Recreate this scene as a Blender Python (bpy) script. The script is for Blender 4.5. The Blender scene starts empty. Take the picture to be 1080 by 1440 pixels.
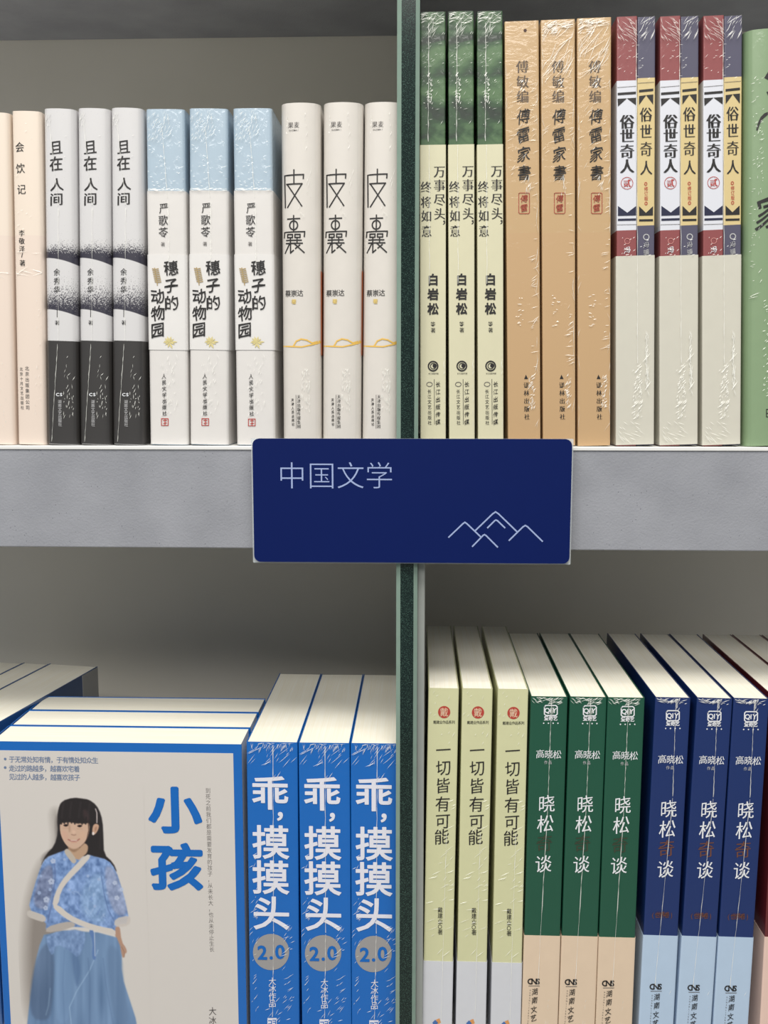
import bpy, bmesh, math, random
import numpy as np
from mathutils import Matrix, Vector

# ------------------------------------------------------------------ camera, world, lights, exposure
F = 1400.0                       # focal length in pixels of the 1080 x 1440 frame
D, H = 0.583, 0.036              # camera stands 58 cm before the shelf, 3.6 cm above the upper board
PITCH, YAW = math.atan(180/F), math.atan(50/F)
cam_d = bpy.data.cameras.new('camera'); cam = bpy.data.objects.new('camera', cam_d)
bpy.context.collection.objects.link(cam)
cam.location = (0, -D, H)
cam.rotation_euler = (math.pi/2 - PITCH, 0, YAW)
cam_d.sensor_fit = 'VERTICAL'; cam_d.sensor_height = 36; cam_d.lens = F/1440*36
cam_d.clip_start = .01
bpy.context.scene.camera = cam
CAMR = cam.rotation_euler.to_matrix()

sc = bpy.context.scene
sc.view_settings.view_transform = 'Standard'; sc.view_settings.look = 'None'
sc.view_settings.gamma = 1; sc.view_settings.use_curve_mapping = False
sc.view_settings.exposure = -0.52
world = bpy.data.worlds.new('world'); sc.world = world; world.use_nodes = True
bg = world.node_tree.nodes['Background']
bg.inputs[0].default_value = (.90, .95, 1.0, 1); bg.inputs[1].default_value = 0.40

def area(name, loc, target, sx, sy, power, col):
    l = bpy.data.lights.new(name, 'AREA'); l.shape = 'RECTANGLE'; l.size = sx; l.size_y = sy
    l.energy = power; l.color = col
    o = bpy.data.objects.new(name, l); bpy.context.collection.objects.link(o)
    o.location = loc
    o.rotation_euler = (Vector(target)-Vector(loc)).to_track_quat('-Z', 'Y').to_euler()
    return o
area('ceiling_panel_lamp', (0.35, -1.15, 1.75), (0, 0, 0), 1.3, .5, 38, (1, .965, .90))
area('ceiling_strip_lamp', (-1.0, -1.0, 1.85), (0, 0, -.1), .9, .12, 24, (1, .97, .92))
area('added_fill_lamp', (-.5, -2.4, 1.55), (0, 0, -.1), 2.2, .7, 62, (1, .97, .92))  # added fill, so light reaches the back of the lower page tops
area('aisle_spot_lamp', (0.15, -.75, 1.9), (0, 0, -.1), .30, .12, 9, (1, .96, .9))

# ------------------------------------------------------------------ helpers
C = bpy.context.collection
R = random.Random(7)
def lin(c):
    c = c/255.0
    return c/12.92 if c <= .04045 else ((c+.055)/1.055)**2.4
def rgb(r, g, b): return (lin(r), lin(g), lin(b), 1)
def ray(px, py):
    return CAMR @ Vector(((px-540)/F, -(py-720)/F, -1))
def front(px, py, y0=0.0):
    d = ray(px, py); t = (y0+D)/d.y
    return Vector((d.x*t, H+d.z*t))
def onz(px, py, z):
    d = ray(px, py); t = (z-H)/d.z
    return Vector((d.x*t, -D+d.y*t))
CI = CAMR.transposed()
def project(x, y, z):
    v = CI @ Vector((x, y+D, z-H))
    return 540 + F*v.x/-v.z, 720 - F*v.y/-v.z

_mats = {}
def N(nt, typ, **kw):
    n = nt.nodes.new(typ)
    for k, v in kw.items(): setattr(n, k, v)
    return n
def base_mat(name):
    m = bpy.data.materials.new(name); m.use_nodes = True
    return m, m.node_tree, m.node_tree.nodes['Principled BSDF']
def coat(nt, p, amount=.7, rough=.12, strength=.25, scale=(260, 90), seed=0):
    """shrink film: glossy coat with its own fine wrinkles"""
    tc = N(nt, 'ShaderNodeTexCoord'); mp = N(nt, 'ShaderNodeMapping')
    mp.inputs['Scale'].default_value = (scale[0], scale[0], scale[1]); mp.inputs['Location'].default_value = (seed, 0, seed*1.7)
    mp.inputs['Rotation'].default_value = (0, .25, 0)
    nz = N(nt, 'ShaderNodeTexNoise'); nz.inputs['Scale'].default_value = 1; nz.inputs['Detail'].default_value = 3
    nz.inputs['Distortion'].default_value = 1.2
    bp = N(nt, 'ShaderNodeBump'); bp.inputs['Strength'].default_value = strength; bp.inputs['Distance'].default_value = .0012
    L = nt.links.new
    L(tc.outputs['Object'], mp.inputs['Vector']); L(mp.outputs[0], nz.inputs['Vector']); L(nz.outputs['Fac'], bp.inputs['Height'])
    L(bp.outputs[0], p.inputs['Coat Normal'])
    p.inputs['Coat Weight'].default_value = amount; p.inputs['Coat Roughness'].default_value = rough
def plain(name, col, rough=.5, film=0.0, mottle=0.04, **kw):
    if name in _mats: return _mats[name]
    m, nt, p = base_mat(name); p.inputs['Roughness'].default_value = rough
    tc = N(nt, 'ShaderNodeTexCoord'); nz = N(nt, 'ShaderNodeTexNoise'); nz.inputs['Scale'].default_value = 120; nz.inputs['Detail'].default_value = 4
    mx = N(nt, 'ShaderNodeMix', data_type='RGBA'); mx.inputs[6].default_value = tuple(c*(1-mottle) for c in col[:3])+(1,)
    mx.inputs[7].default_value = tuple(min(1, c*(1+mottle)) for c in col[:3])+(1,)
    nt.links.new(tc.outputs['Object'], nz.inputs['Vector']); nt.links.new(nz.outputs['Fac'], mx.inputs[0]); nt.links.new(mx.outputs[2], p.inputs['Base Color'])
    if film: coat(nt, p, film, **kw)
    _mats[name] = m; return m
def ink(col, name=None, rough=.45):
    name = name or 'ink_%d_%d_%d' % tuple(int(c*999) for c in col[:3])
    return plain(name, col, rough, mottle=.03)
def zoned(name, zones, rough=.45, film=.7, soft=False, **kw):
    """print zones up a spine: zones = [(z from, colour), ...] from the foot up, in metres"""
    m, nt, p = base_mat(name); p.inputs['Roughness'].default_value = rough
    tc = N(nt, 'ShaderNodeTexCoord'); sp = N(nt, 'ShaderNodeSeparateXYZ')
    ml = N(nt, 'ShaderNodeMath', operation='MULTIPLY'); ml.inputs[1].default_value = 1/.3
    cr = N(nt, 'ShaderNodeValToRGB'); cr.color_ramp.interpolation = 'CONSTANT'
    e = cr.color_ramp.elements
    while len(e) < len(zones): e.new(.5)
    for i, (z, c) in enumerate(zones): e[i].position = max(0, min(1, z/.3)); e[i].color = c
    while len(e) > len(zones): e.remove(e[-1])
    L = nt.links.new
    L(tc.outputs['Object'], sp.inputs[0]); L(sp.outputs['Z'], ml.inputs[0]); L(ml.outputs[0], cr.inputs[0]); L(cr.outputs[0], p.inputs['Base Color'])
    if film: coat(nt, p, film, **kw)
    return m
def page_mat():
    m, nt, p = base_mat('book_pages'); p.inputs['Roughness'].default_value = .8
    tc = N(nt, 'ShaderNodeTexCoord'); mp = N(nt, 'ShaderNodeMapping'); mp.inputs['Scale'].default_value = (2600, 14, 14)
    nz = N(nt, 'ShaderNodeTexNoise'); nz.inputs['Scale'].default_value = 1; nz.inputs['Detail'].default_value = 2
    cr = N(nt, 'ShaderNodeValToRGB'); e = cr.color_ramp.elements
    e[0].position = .3; e[0].color = rgb(248, 241, 220); e[1].position = .65; e[1].color = rgb(254, 251, 238)
    bp = N(nt, 'ShaderNodeBump'); bp.inputs['Strength'].default_value = .15; bp.inputs['Distance'].default_value = .0004
    L = nt.links.new
    L(tc.outputs['Object'], mp.inputs[0]); L(mp.outputs[0], nz.inputs['Vector']); L(nz.outputs['Fac'], cr.inputs[0]); L(cr.outputs[0], p.inputs['Base Color'])
    L(nz.outputs['Fac'], bp.inputs['Height']); L(bp.outputs[0], p.inputs['Normal'])
    return m
PAGES = page_mat()
def film_mat():
    m, nt, p = base_mat('creased_film_white_glints')
    p.inputs['Base Color'].default_value = rgb(246, 246, 240); p.inputs['Roughness'].default_value = .22; p.inputs['Specular IOR Level'].default_value = .9  # near-white base colour puts lamp glints into the film folds
    p.inputs['Alpha'].default_value = .6
    return m
FILM = film_mat()

def link(name, me, mat, parent=None):
    o = bpy.data.objects.new(name, me); C.objects.link(o)
    if mat is not None: me.materials.clear(); me.materials.append(mat)
    if parent is not None: o.parent = parent
    return o
def mesh_of(bm, name, smooth=None):
    me = bpy.data.meshes.new(name); bm.normal_update(); bm.to_mesh(me); bm.free()
    if smooth is not None:
        for f in me.polygons: f.use_smooth = True
        me.set_sharp_from_angle(angle=math.radians(smooth))
    return me
def box(x0, x1, y0, y1, z0, z1, bev=0.0):
    bm = bmesh.new(); bmesh.ops.create_cube(bm, size=1)
    for v in bm.verts:
        v.co = Vector(((x0+x1)/2 + v.co.x*(x1-x0), (y0+y1)/2 + v.co.y*(y1-y0), (z0+z1)/2 + v.co.z*(z1-z0)))
    if bev: bmesh.ops.bevel(bm, geom=list(bm.edges), offset=bev, segments=2, affect='EDGES', profile=.5)
    bmesh.ops.recalc_face_normals(bm, faces=bm.faces)
    return bm
def empty(name, loc, label, cat, group=None, rot=(0, 0, 0)):
    o = bpy.data.objects.new(name, None); C.objects.link(o); o.location = loc; o.rotation_euler = rot
    o.empty_display_size = .02; o['label'] = label; o['category'] = cat
    if group: o['group'] = group
    return o
def copy_tree(o, parent=None):
    c = o.copy(); C.objects.link(c)
    if parent is not None: c.parent = parent
    for ch in list(o.children): copy_tree(ch, c)
    return c

# ---- glyphs from the built-in font
_g = {}
STY = {  # outline offset, rise of horizontals, wobble, sideways thickening, all-round thickening
    'sans': (.004, 0, 0, 0, 0), 'demi': (.008, 0, 0, 0, .010), 'light': (-.012, 0, 0, 0, 0), 'bold': (.006, 0, 0, 0, .022), 'heavy': (.008, 0, 0, 0, .027),
    'song': (-.014, 0, 0, .030, 0), 'songb': (-.012, 0, 0, .050, 0), 'kai': (-.004, .09, .012, .008, 0), 'kaib': (.004, .10, .014, .012, 0),
    'brush': (-.006, .18, .04, 0, .010), 'hand': (0, .10, .035, 0, .012)}
def glyph(ch, sty):
    k = (ch, sty)
    if k in _g: return _g[k]
    off, rise, wob, thick, bold = STY[sty]
    cu = bpy.data.curves.new('glyph', 'FONT'); cu.body = ch; cu.size = 1; cu.offset = off; cu.resolution_u = 3
    o = bpy.data.objects.new('glyph', cu); C.objects.link(o)
    me = o.to_mesh()
    vs = [(v.co.x, v.co.y) for v in me.vertices]; fs = [tuple(p.vertices) for p in me.polygons]
    o.to_mesh_clear(); bpy.data.objects.remove(o); bpy.data.curves.remove(cu)
    latin = ord(ch) < 256
    cx, cy = ((min(v[0] for v in vs)+max(v[0] for v in vs))/2, .345) if latin and vs else (.5, .38)
    vs = [(x-cx, y-cy) for x, y in vs]
    ph = (ord(ch) % 17)*.7
    if wob: vs = [(x + wob*math.sin(7*y+ph), y + wob*math.sin(6*x+ph*1.3)) for x, y in vs]
    if rise: vs = [(x, y + rise*x) for x, y in vs]
    if thick:
        n = len(vs); vv = []; ff = []
        for j, d in enumerate((-thick, 0, thick)):
            vv += [(x+d, y) for x, y in vs]; ff += [tuple(i+n*j for i in f) for f in fs]
        vs, fs = vv, ff
    if bold:
        n = len(vs); vv = []; ff = []
        for j in range(9):
            dx, dy = (0, 0) if j == 8 else (bold*math.cos(j*math.pi/4), bold*math.sin(j*math.pi/4))
            vv += [(x+dx, y+dy) for x, y in vs]; ff += [tuple(i+n*j for i in f) for f in fs]
        vs, fs = vv, ff
    if not thick and not bold: n = max(1, len(vs))
    vs = [(v[0], v[1], i//n) for i, v in enumerate(vs)]
    _g[k] = (vs, fs); return _g[k]

class Flat:
    """a printable face: maps photo pixels to its own (u, v) and (u, v) to 3-D points of the thing"""
    def __init__(s, root, to_uv, to_xyz, curved=False):
        s.root, s.to_uv, s.to_xyz, s.curved = root, to_uv, to_xyz, curved
    def build(s, name, vs, fs, mat, off, label=None):
        bm = bmesh.new()
        bv = [bm.verts.new((p[0], (p[2] if len(p) > 2 else 0)*.000012, p[1])) for p in vs]   # overlapping strokes lie a hair apart
        for f in fs:
            try: bm.faces.new([bv[i] for i in f])
            except ValueError: pass
        if s.curved:
            us = [v[0] for v in vs]; u = math.floor(min(us)/.0015)*.0015
            while u < max(us):
                bmesh.ops.bisect_plane(bm, geom=bm.verts[:]+bm.edges[:]+bm.faces[:], plane_co=(u, 0, 0), plane_no=(1, 0, 0)); u += .0015
        for v in bm.verts: v.co = Vector(s.to_xyz(v.co.x, v.co.z, off+v.co.y))
        o = link(name, mesh_of(bm, name), mat, s.root)
        if label: o['label'] = label
        return o
    def text(s, name, chars, a, b, w, h, sty, mat, off=.00022, label=None):
        """chars centred evenly from pixel a to pixel b, each w x h pixels"""
        V, Fc = [], []; n = len(chars)
        ua = s.to_uv(*a); ub = s.to_uv(*b)
        p0 = s.to_uv(a[0], a[1]); p1 = s.to_uv(a[0]+w, a[1]); p2 = s.to_uv(a[0], a[1]-h)
        W = (Vector(p1)-Vector(p0)).length; Hh = (Vector(p2)-Vector(p0)).length
        for i, ch in enumerate(chars):
            t = i/(n-1) if n > 1 else 0
            cu, cv = ua[0]+(ub[0]-ua[0])*t, ua[1]+(ub[1]-ua[1])*t
            if ch == ' ': continue
            g, gf = glyph(ch, sty); k = len(V)
            V += [(cu+x*W, cv+y*Hh, l) for x, y, l in g]; Fc += [tuple(j+k for j in f) for f in gf]
        return s.build(name, V, Fc, mat, off, label)
    def chars(s, name, items, w, h, sty, mat, off=.00022, label=None):
        """items = [(char, px, py), ...]"""
        V, Fc = [], []
        for ch, px, py in items:
            p0 = Vector(s.to_uv(px, py)); W = (Vector(s.to_uv(px+w, py))-p0).length; Hh = (Vector(s.to_uv(px, py-h))-p0).length
            g, gf = glyph(ch, sty); k = len(V)
            V += [(p0.x+x*W, p0.y+y*Hh, l) for x, y, l in g]; Fc += [tuple(j+k for j in f) for f in gf]
        return s.build(name, V, Fc, mat, off, label)
    def poly(s, name, polys, mat, off=.00018, label=None):
        V, Fc = [], []
        for p in polys:
            k = len(V); V += [s.to_uv(*q) for q in p]; Fc.append(tuple(range(k, k+len(p))))
        bm_v = V
        return s.build(name, bm_v, Fc, mat, off, label)
    def lines(s, name, paths, width, mat, off=.0002, taper=False, label=None):
        V, Fc = [], []; w = width/2400/2
        for pi_, p in enumerate(paths):
            q = [Vector(s.to_uv(*a)) for a in p]
            for i in range(len(q)-1):
                d = q[i+1]-q[i]
                if d.length < 1e-9: continue
                d.normalize(); n = Vector((-d.y, d.x))*w; e = d*w*.8
                k = len(V)
                w0 = .25 if taper and i == 0 else 1; w1 = .25 if taper and i == len(q)-2 else 1
                for c in (q[i]-e-n*w0, q[i]-e+n*w0, q[i+1]+e+n*w1, q[i+1]+e-n*w1): V.append((c.x, c.y, (i+3*pi_) % 7))
                Fc.append((k, k+1, k+2, k+3))
        return s.build(name, V, Fc, mat, off, label)
    def ring(s, name, cx, cy, r, width, mat, off=.0002, label=None, ry=None):
        ry = ry or r
        return s.lines(name, [[(cx+r*math.cos(t*math.pi/12), cy+ry*math.sin(t*math.pi/12)) for t in range(25)]], width, mat, off, label=label)
    def disc(s, name, cx, cy, r, mat, off=.00016, label=None):
        return s.poly(name, [[(cx+r*math.cos(t*math.pi/16), cy+r*math.sin(t*math.pi/16)) for t in range(32)]], mat, off, label)

# ---- a book: spine towards the viewer, local x across the spine, y into the shelf, z up
class Book: pass
def spine_profile(w, bulge, rc, n=14):
    """outer outline of the spine from -w/2 to w/2: (x, y)"""
    pts = []
    def arc(u):
        return -bulge*(1-(2*u/w)**2)
    rc = max(rc, .00025)
    for i in range(n+1):
        u = -w/2 + w*i/n
        # corner rounding
        e = w/2-abs(u); y = arc(u)
        if e < rc: y += rc - math.sqrt(max(0, rc*rc-(rc-e)**2))
        pts.append((u, y))
    # extra points in the corners
    ex = []
    for sgn in (-1, 1):
        for k in (1, 2, 3, 4):
            e = rc*(1-math.cos(k*math.pi/10)); u = sgn*(w/2-e)
            ex.append((u, arc(u) + rc - math.sqrt(max(0, rc*rc-(rc-e)**2))))
    pts = sorted(set([(round(a, 7), round(b, 7)) for a, b in pts+ex]))
    return pts
def shell(w, depth, z0, z1, bulge, rc, t, grow=0.0, back=None):
    """U-shaped wrap: side boards and spine, t thick"""
    back = depth if back is None else back
    out = [(x*(1+2*grow/w), y-grow) for x, y in spine_profile(w, bulge, rc)]
    out = [(-w/2-grow, back)] + [(-w/2-grow, back*.5)] + out + [(w/2+grow, back*.5)] + [(w/2+grow, back)]
    inn = []
    for i, (x, y) in enumerate(out):
        a = Vector(out[max(0, i-1)]); b = Vector(out[min(len(out)-1, i+1)]); d = (b-a).normalized(); nrm = Vector((-d.y, d.x))
        inn.append((x+nrm.x*t, y+nrm.y*t))
    bm = bmesh.new(); n = len(out); V = []
    for z in (z0, z1):
        V.append([bm.verts.new((x, y, z)) for x, y in out]); V.append([bm.verts.new((x, y, z)) for x, y in inn])
    ob, ib, ot, it = V
    for i in range(n-1):
        bm.faces.new((ob[i], ob[i+1], ot[i+1], ot[i])); bm.faces.new((ib[i+1], ib[i], it[i], it[i+1]))
        bm.faces.new((ot[i], ot[i+1], it[i+1], it[i])); bm.faces.new((ob[i+1], ob[i], ib[i], ib[i+1]))
    for i in (0, n-1): bm.faces.new((ob[i], ot[i], it[i], ib[i]))
    bmesh.ops.recalc_face_normals(bm, faces=bm.faces)
    return mesh_of(bm, 'wrap', 32)
def place(TL, BL, zf, y0=0.0, wpx=None):
    """bottom-left origin, lean and height from two pixels of the spine's left edge"""
    a, b = front(*TL, y0), front(*BL, y0)
    lean = math.atan2(a.x-b.x, a.y-b.y)
    xb = a.x - math.tan(lean)*(a.y-zf)
    h = (a.y-zf)/math.cos(lean)
    return xb, lean, h
def make_book(name, label, cat, group, TL, TRx, BL, zf, depth, cover_mat, bulge=0, rc=.0004, t=.0006, y0=0.0, inset=.0004, parent=None, xoff=0.0, pages=True):
    B = Book()
    xb, lean, h = place(TL, BL, zf, y0)
    w = (front(TRx, TL[1], y0).x-front(*TL, y0).x)/math.cos(lean)
    B.w, B.h, B.lean, B.depth, B.bulge, B.rc, B.t, B.y0, B.zf = w, h, lean, depth, bulge, rc, t, y0, zf
    B.cx = xb + w/2*math.cos(lean)
    if parent is None:
        root = empty(name, (B.cx, y0, zf + abs(math.sin(lean))*w/2 + .0002), label, cat, group, (0, lean, 0))
    else: root = parent
    B.root = root; B.prof = spine_profile(w, bulge, rc)
    px = [p[0] for p in B.prof]; py = [p[1] for p in B.prof]
    B.sy = lambda u: float(np.interp(u, px, py))
    m = cover_mat(B) if callable(cover_mat) else cover_mat
    link('cover', shell(w, depth, 0, h, bulge, rc, t), m, root)
    if pages:
        bm = box(-w/2+t*1.05, w/2-t*1.05, max(.0012, t*1.5)+rc*.3, depth-inset*2, inset*2, h-inset)
        link('page_block', mesh_of(bm, 'pages'), PAGES, root)
    B.face = face_of(B)
    return B
def face_of(B, root=None, off0=0.0):
    c, s = math.cos(B.lean), math.sin(B.lean); cx, zf, y0 = B.cx, B.zf, B.y0
    def to_uv(px, py):
        p = front(px, py, y0-B.bulge*.6); x, z = p.x-cx, p.y-zf
        return (c*x - s*z, s*x + c*z)
    def to_xyz(u, v, off): return (u, B.sy(u)-off-off0, v)
    return Flat(root or B.root, to_uv, to_xyz, B.bulge > .0003)
def zl(B, px, py):
    """height up the spine of a photo pixel"""
    return B.face.to_uv(px, py)[1] if hasattr(B, 'face') else _zl(B, px, py)
def _zl(B, px, py):
    c, s = math.cos(B.lean), math.sin(B.lean); p = front(px, py, B.y0); x, z = p.x-B.cx, p.y-B.zf
    return s*x + c*z
def band(B, name, ytop, mat, px, ybot=None, grow=.0003, label=None):
    z1 = zl(B, px, ytop); z0 = zl(B, px, ybot) if ybot else .0004
    o = link(name, shell(B.w, B.depth, z0, z1, B.bulge, B.rc, .0002, grow, B.depth*.98), mat, B.root)
    if label: o['label'] = label
    return o
# film: seam down the spine, and creases whose white colour stands in for glints
def seam(B, xa, ya, xb_, yb, width=.9, rnd=None, off=.0006, jig=.5):
    rnd = rnd or random.Random(int(xa*7+ya)); n = 26; path = []
    for i in range(n+1):
        t = i/n; path.append((xa+(xb_-xa)*t + rnd.uniform(-jig, jig)*.6, ya+(yb-ya)*t))
    V = []; Fc = []
    uv = [B.face.to_uv(*p) for p in path]
    for i, (u, v) in enumerate(uv):
        w = width/2400/2*rnd.choice((.35, .5, .7, 1, 1.3))
        V += [(u-w, v), (u+w, v)]
        if i: k = 2*i; Fc.append((k-2, k-1, k+1, k))
    o = B.face.build('film_seam', V, Fc, FILM, off); return o
def creases(B, items, seed, off=.00055):
    """items: (kind, x0, y0, x1, y1, count, length, angle) regions of short tapered folds"""
    rnd = random.Random(seed); V = []; Fc = []
    for (x0, y0, x1, y1, cnt, ln, ang, wd) in items:
        for _ in range(cnt):
            x = rnd.uniform(x0, x1); y = rnd.uniform(y0, y1); a = math.radians(ang+rnd.gauss(0, 14)); l = ln*rnd.uniform(.35, 1.3)/2
            dx, dy = math.cos(a)*l, -math.sin(a)*l; nx, ny = math.sin(a)*wd*.36*rnd.uniform(.5, 1.2), math.cos(a)*wd*.36
            pts = [(x-dx, y-dy), (x+nx, y+ny), (x+dx, y+dy), (x-nx, y-ny)]
            uv = [B.face.to_uv(*p) for p in pts]
            uv = [(max(-B.w/2+.0003, min(B.w/2-.0003, u)), min(v, B.h-.0003)) for u, v in uv]
            tilt = rnd.uniform(4, 20); lo = 1 if uv[1][1] < uv[3][1] else 3            # each fold leans: its lower lip stands out
            uv = [(p[0], p[1], tilt if q == lo else (tilt*.5 if q in (0, 2) else 0)) for q, p in enumerate(uv)]
            k = len(V); V += uv; Fc.append((k, k+1, k+2, k+3))
    c = B.face.curved; B.face.curved = False
    o = B.face.build('film_crease_glints', V, Fc, FILM, off); B.face.curved = c
    o['kind'] = 'stuff'
    return o
def repeat(B, spots, label_fn):
    """spots: [(TL, BL)] of the further copies; label_fn(i) their labels"""
    out = []
    for i, (TL, BL) in enumerate(spots):
        c = copy_tree(B.root)
        xb, lean, h = place(TL, BL, B.zf, B.y0)
        c.location = (xb + B.w/2*math.cos(lean), B.y0 + R.uniform(-.0004, .0006), B.zf+abs(math.sin(lean))*B.w/2+.0002)
        c.rotation_euler = (0, lean, 0); c['label'] = label_fn[i]; out.append(c)
    return out

ZU, ZL = 0.0, -0.390
INK = ink(rgb(34, 32, 32), 'black_ink'); WHITE = ink(rgb(226, 228, 232), 'white_ink'); REDINK = ink(rgb(178, 58, 50), 'red_ink')
GREYINK = ink(rgb(96, 92, 90), 'grey_ink')

# ------------------------------------------------------------------ setting: floor
bm = box(-2.5, 2.5, -3.5, 1.2, -1.42, -1.40)
fl = link('floor', mesh_of(bm, 'floor'), plain('floor_tiles', rgb(176, 172, 165), .35)); fl['kind'] = 'structure'

# ------------------------------------------------------------------ bookcase
def concrete():
    m, nt, p = base_mat('speckled_grey_board'); p.inputs['Roughness'].default_value = .75
    tc = N(nt, 'ShaderNodeTexCoord'); n1 = N(nt, 'ShaderNodeTexNoise'); n1.inputs['Scale'].default_value = 26; n1.inputs['Detail'].default_value = 6
    cr = N(nt, 'ShaderNodeValToRGB'); e = cr.color_ramp.elements
    e[0].position = .3; e[0].color = rgb(136, 138, 145); e[1].position = .72; e[1].color = rgb(152, 154, 161)
    vo = N(nt, 'ShaderNodeTexVoronoi'); vo.inputs['Scale'].default_value = 420
    nv = N(nt, 'ShaderNodeTexNoise'); nv.inputs['Scale'].default_value = 120
    lt = N(nt, 'ShaderNodeMath', operation='LESS_THAN'); lt.inputs[1].default_value = .13
    gt = N(nt, 'ShaderNodeMath', operation='GREATER_THAN'); gt.inputs[1].default_value = .60
    mu = N(nt, 'ShaderNodeMath', operation='MULTIPLY')
    mx = N(nt, 'ShaderNodeMix', data_type='RGBA'); mx.inputs[7].default_value = rgb(96, 97, 104)
    m2 = N(nt, 'ShaderNodeMath', operation='MULTIPLY'); m2.inputs[1].default_value = .7
    n2 = N(nt, 'ShaderNodeTexNoise'); n2.inputs['Scale'].default_value = 900; n2.inputs['Detail'].default_value = 3
    bp = N(nt, 'ShaderNodeBump'); bp.inputs['Strength'].default_value = .35; bp.inputs['Distance'].default_value = .0006
    L = nt.links.new
    for n in (n1, vo, nv, n2): L(tc.outputs['Object'], n.inputs['Vector'])
    L(n1.outputs['Fac'], cr.inputs[0]); L(vo.outputs['Distance'], lt.inputs[0]); L(nv.outputs['Fac'], gt.inputs[0])
    L(lt.outputs[0], mu.inputs[0]); L(gt.outputs[0], mu.inputs[1]); L(mu.outputs[0], m2.inputs[0]); L(m2.outputs[0], mx.inputs[0])
    L(cr.outputs[0], mx.inputs[6]); L(mx.outputs[2], p.inputs['Base Color']); L(n2.outputs['Fac'], bp.inputs['Height']); L(bp.outputs[0], p.inputs['Normal'])
    return m
CONC = concrete()
def wall_grey():
    m, nt, p = base_mat('grey_painted_panel'); p.inputs['Roughness'].default_value = .7
    tc = N(nt, 'ShaderNodeTexCoord'); n1 = N(nt, 'ShaderNodeTexNoise'); n1.inputs['Scale'].default_value = 9; n1.inputs['Detail'].default_value = 5
    cr = N(nt, 'ShaderNodeValToRGB'); e = cr.color_ramp.elements
    e[0].position = .3; e[0].color = rgb(220, 216, 205); e[1].position = .7; e[1].color = rgb(226, 222, 212)
    nt.links.new(tc.outputs['Object'], n1.inputs['Vector']); nt.links.new(n1.outputs['Fac'], cr.inputs[0]); nt.links.new(cr.outputs[0], p.inputs['Base Color'])
    return m
WG = wall_grey()
YB = .27                                     # depth of the back panel
case = empty('bookcase', (0, 0, -1.40), 'grey bookcase with speckled shelf boards and a dark glass divider holding all the books', 'bookcase')
def case_part(name, bm, mat, smooth=None, parent=None):
    if parent is None:
        bmesh.ops.translate(bm, verts=bm.verts, vec=(0, 0, 1.40))
    return link(name, mesh_of(bm, name, smooth), mat, parent or case)
case_part('back_panel', box(-.95, .95, YB, YB+.018, -1.40, .80), WG)
LIP = plain('white_edge_laminate', rgb(226, 226, 224), .4)
for z0, z1 in ((-.0605, 0.0), (.317, .375), (ZL-.06, ZL), (-.86, -.80), (-1.39, -1.31)):
    b = case_part('shelf_board', box(-.93, .93, -.004, YB-.0002, z0, z1-.0022, .0006), CONC)
    case_part('board_top', box(-.93, .93, -.0048, YB-.0004, z1-.0022+1.40, z1+1.40, .0004), LIP, parent=b)
for x in (-.95, .93):
    case_part('side_panel', box(x, x+.02, -.004, YB, -1.40, .80), WG)
# divider: grey panel faced with a dark green glass strip whose bevelled edges show pale green
def glass_core():
    m, nt, p = base_mat('dark_green_speckled_glass'); p.inputs['Roughness'].default_value = .16
    tc = N(nt, 'ShaderNodeTexCoord'); n1 = N(nt, 'ShaderNodeTexNoise'); n1.inputs['Scale'].default_value = 2200; n1.inputs['Detail'].default_value = 2
    mp = N(nt, 'ShaderNodeMapping'); mp.inputs['Scale'].default_value = (60, 60, 6)
    n2 = N(nt, 'ShaderNodeTexNoise'); n2.inputs['Scale'].default_value = 1
    cr = N(nt, 'ShaderNodeValToRGB'); e = cr.color_ramp.elements
    e[0].position = .54; e[0].color = rgb(22, 40, 37); e[1].position = .72; e[1].color = rgb(84, 116, 104)
    mx = N(nt, 'ShaderNodeMix', data_type='RGBA', blend_type='MULTIPLY'); mx.inputs[0].default_value = .6
    L = nt.links.new
    L(tc.outputs['Object'], n1.inputs['Vector']); L(tc.outputs['Object'], mp.inputs[0]); L(mp.outputs[0], n2.inputs['Vector'])
    L(n1.outputs['Fac'], cr.inputs[0]); L(cr.outputs[0], mx.inputs[6]); L(n2.outputs['Fac'], mx.inputs[7]); L(mx.outputs[2], p.inputs['Base Color'])
    p.inputs['Coat Weight'].default_value = .3; p.inputs['Specular IOR Level'].default_value = .3
    return m
PALEG = plain('pale_green_glass_edge', rgb(128, 150, 138), .3, mottle=.12)
XG = [front(x, 600, -.009).x for x in (557.5, 563.5, 582.5, 588)]
DP = plain('divider_paint', rgb(150, 154, 150), .35)
dv = case_part('divider_panel', box(XG[0]+.0006, XG[3]-.0002, -.0045, YB-.0003, -1.38, .79), DP)
case_part('side_cladding', box(XG[3]-.0002, front(597.5, 850, 0).x, -.0035, YB-.0004, -.389+1.40, -.0612+1.40, .0008), DP, parent=dv)
case_part('glass_strip', box(XG[1], XG[2], -.0092, -.0046, -1.38+1.40, .79+1.40), glass_core(), parent=dv)
for a, b_, bright in ((XG[0], XG[1], 0), (XG[2], XG[3], 1)):
    bm = bmesh.new()
    ins = a if bright else b_; outx = b_ if bright else a
    V = [bm.verts.new((x, y, z)) for z in (.02, 2.19) for x, y in ((ins, -.0092), (outx, -.0078), (outx, -.0046), (ins, -.0046))]
    bm.faces.new(V[:4]); bm.faces.new(V[4:][::-1])
    for i in range(4): bm.faces.new((V[i], V[(i+1) % 4], V[4+(i+1) % 4], V[4+i]))
    bmesh.ops.recalc_face_normals(bm, faces=bm.faces)
    case_part('glass_edge', bm, PALEG, parent=dv)

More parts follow.
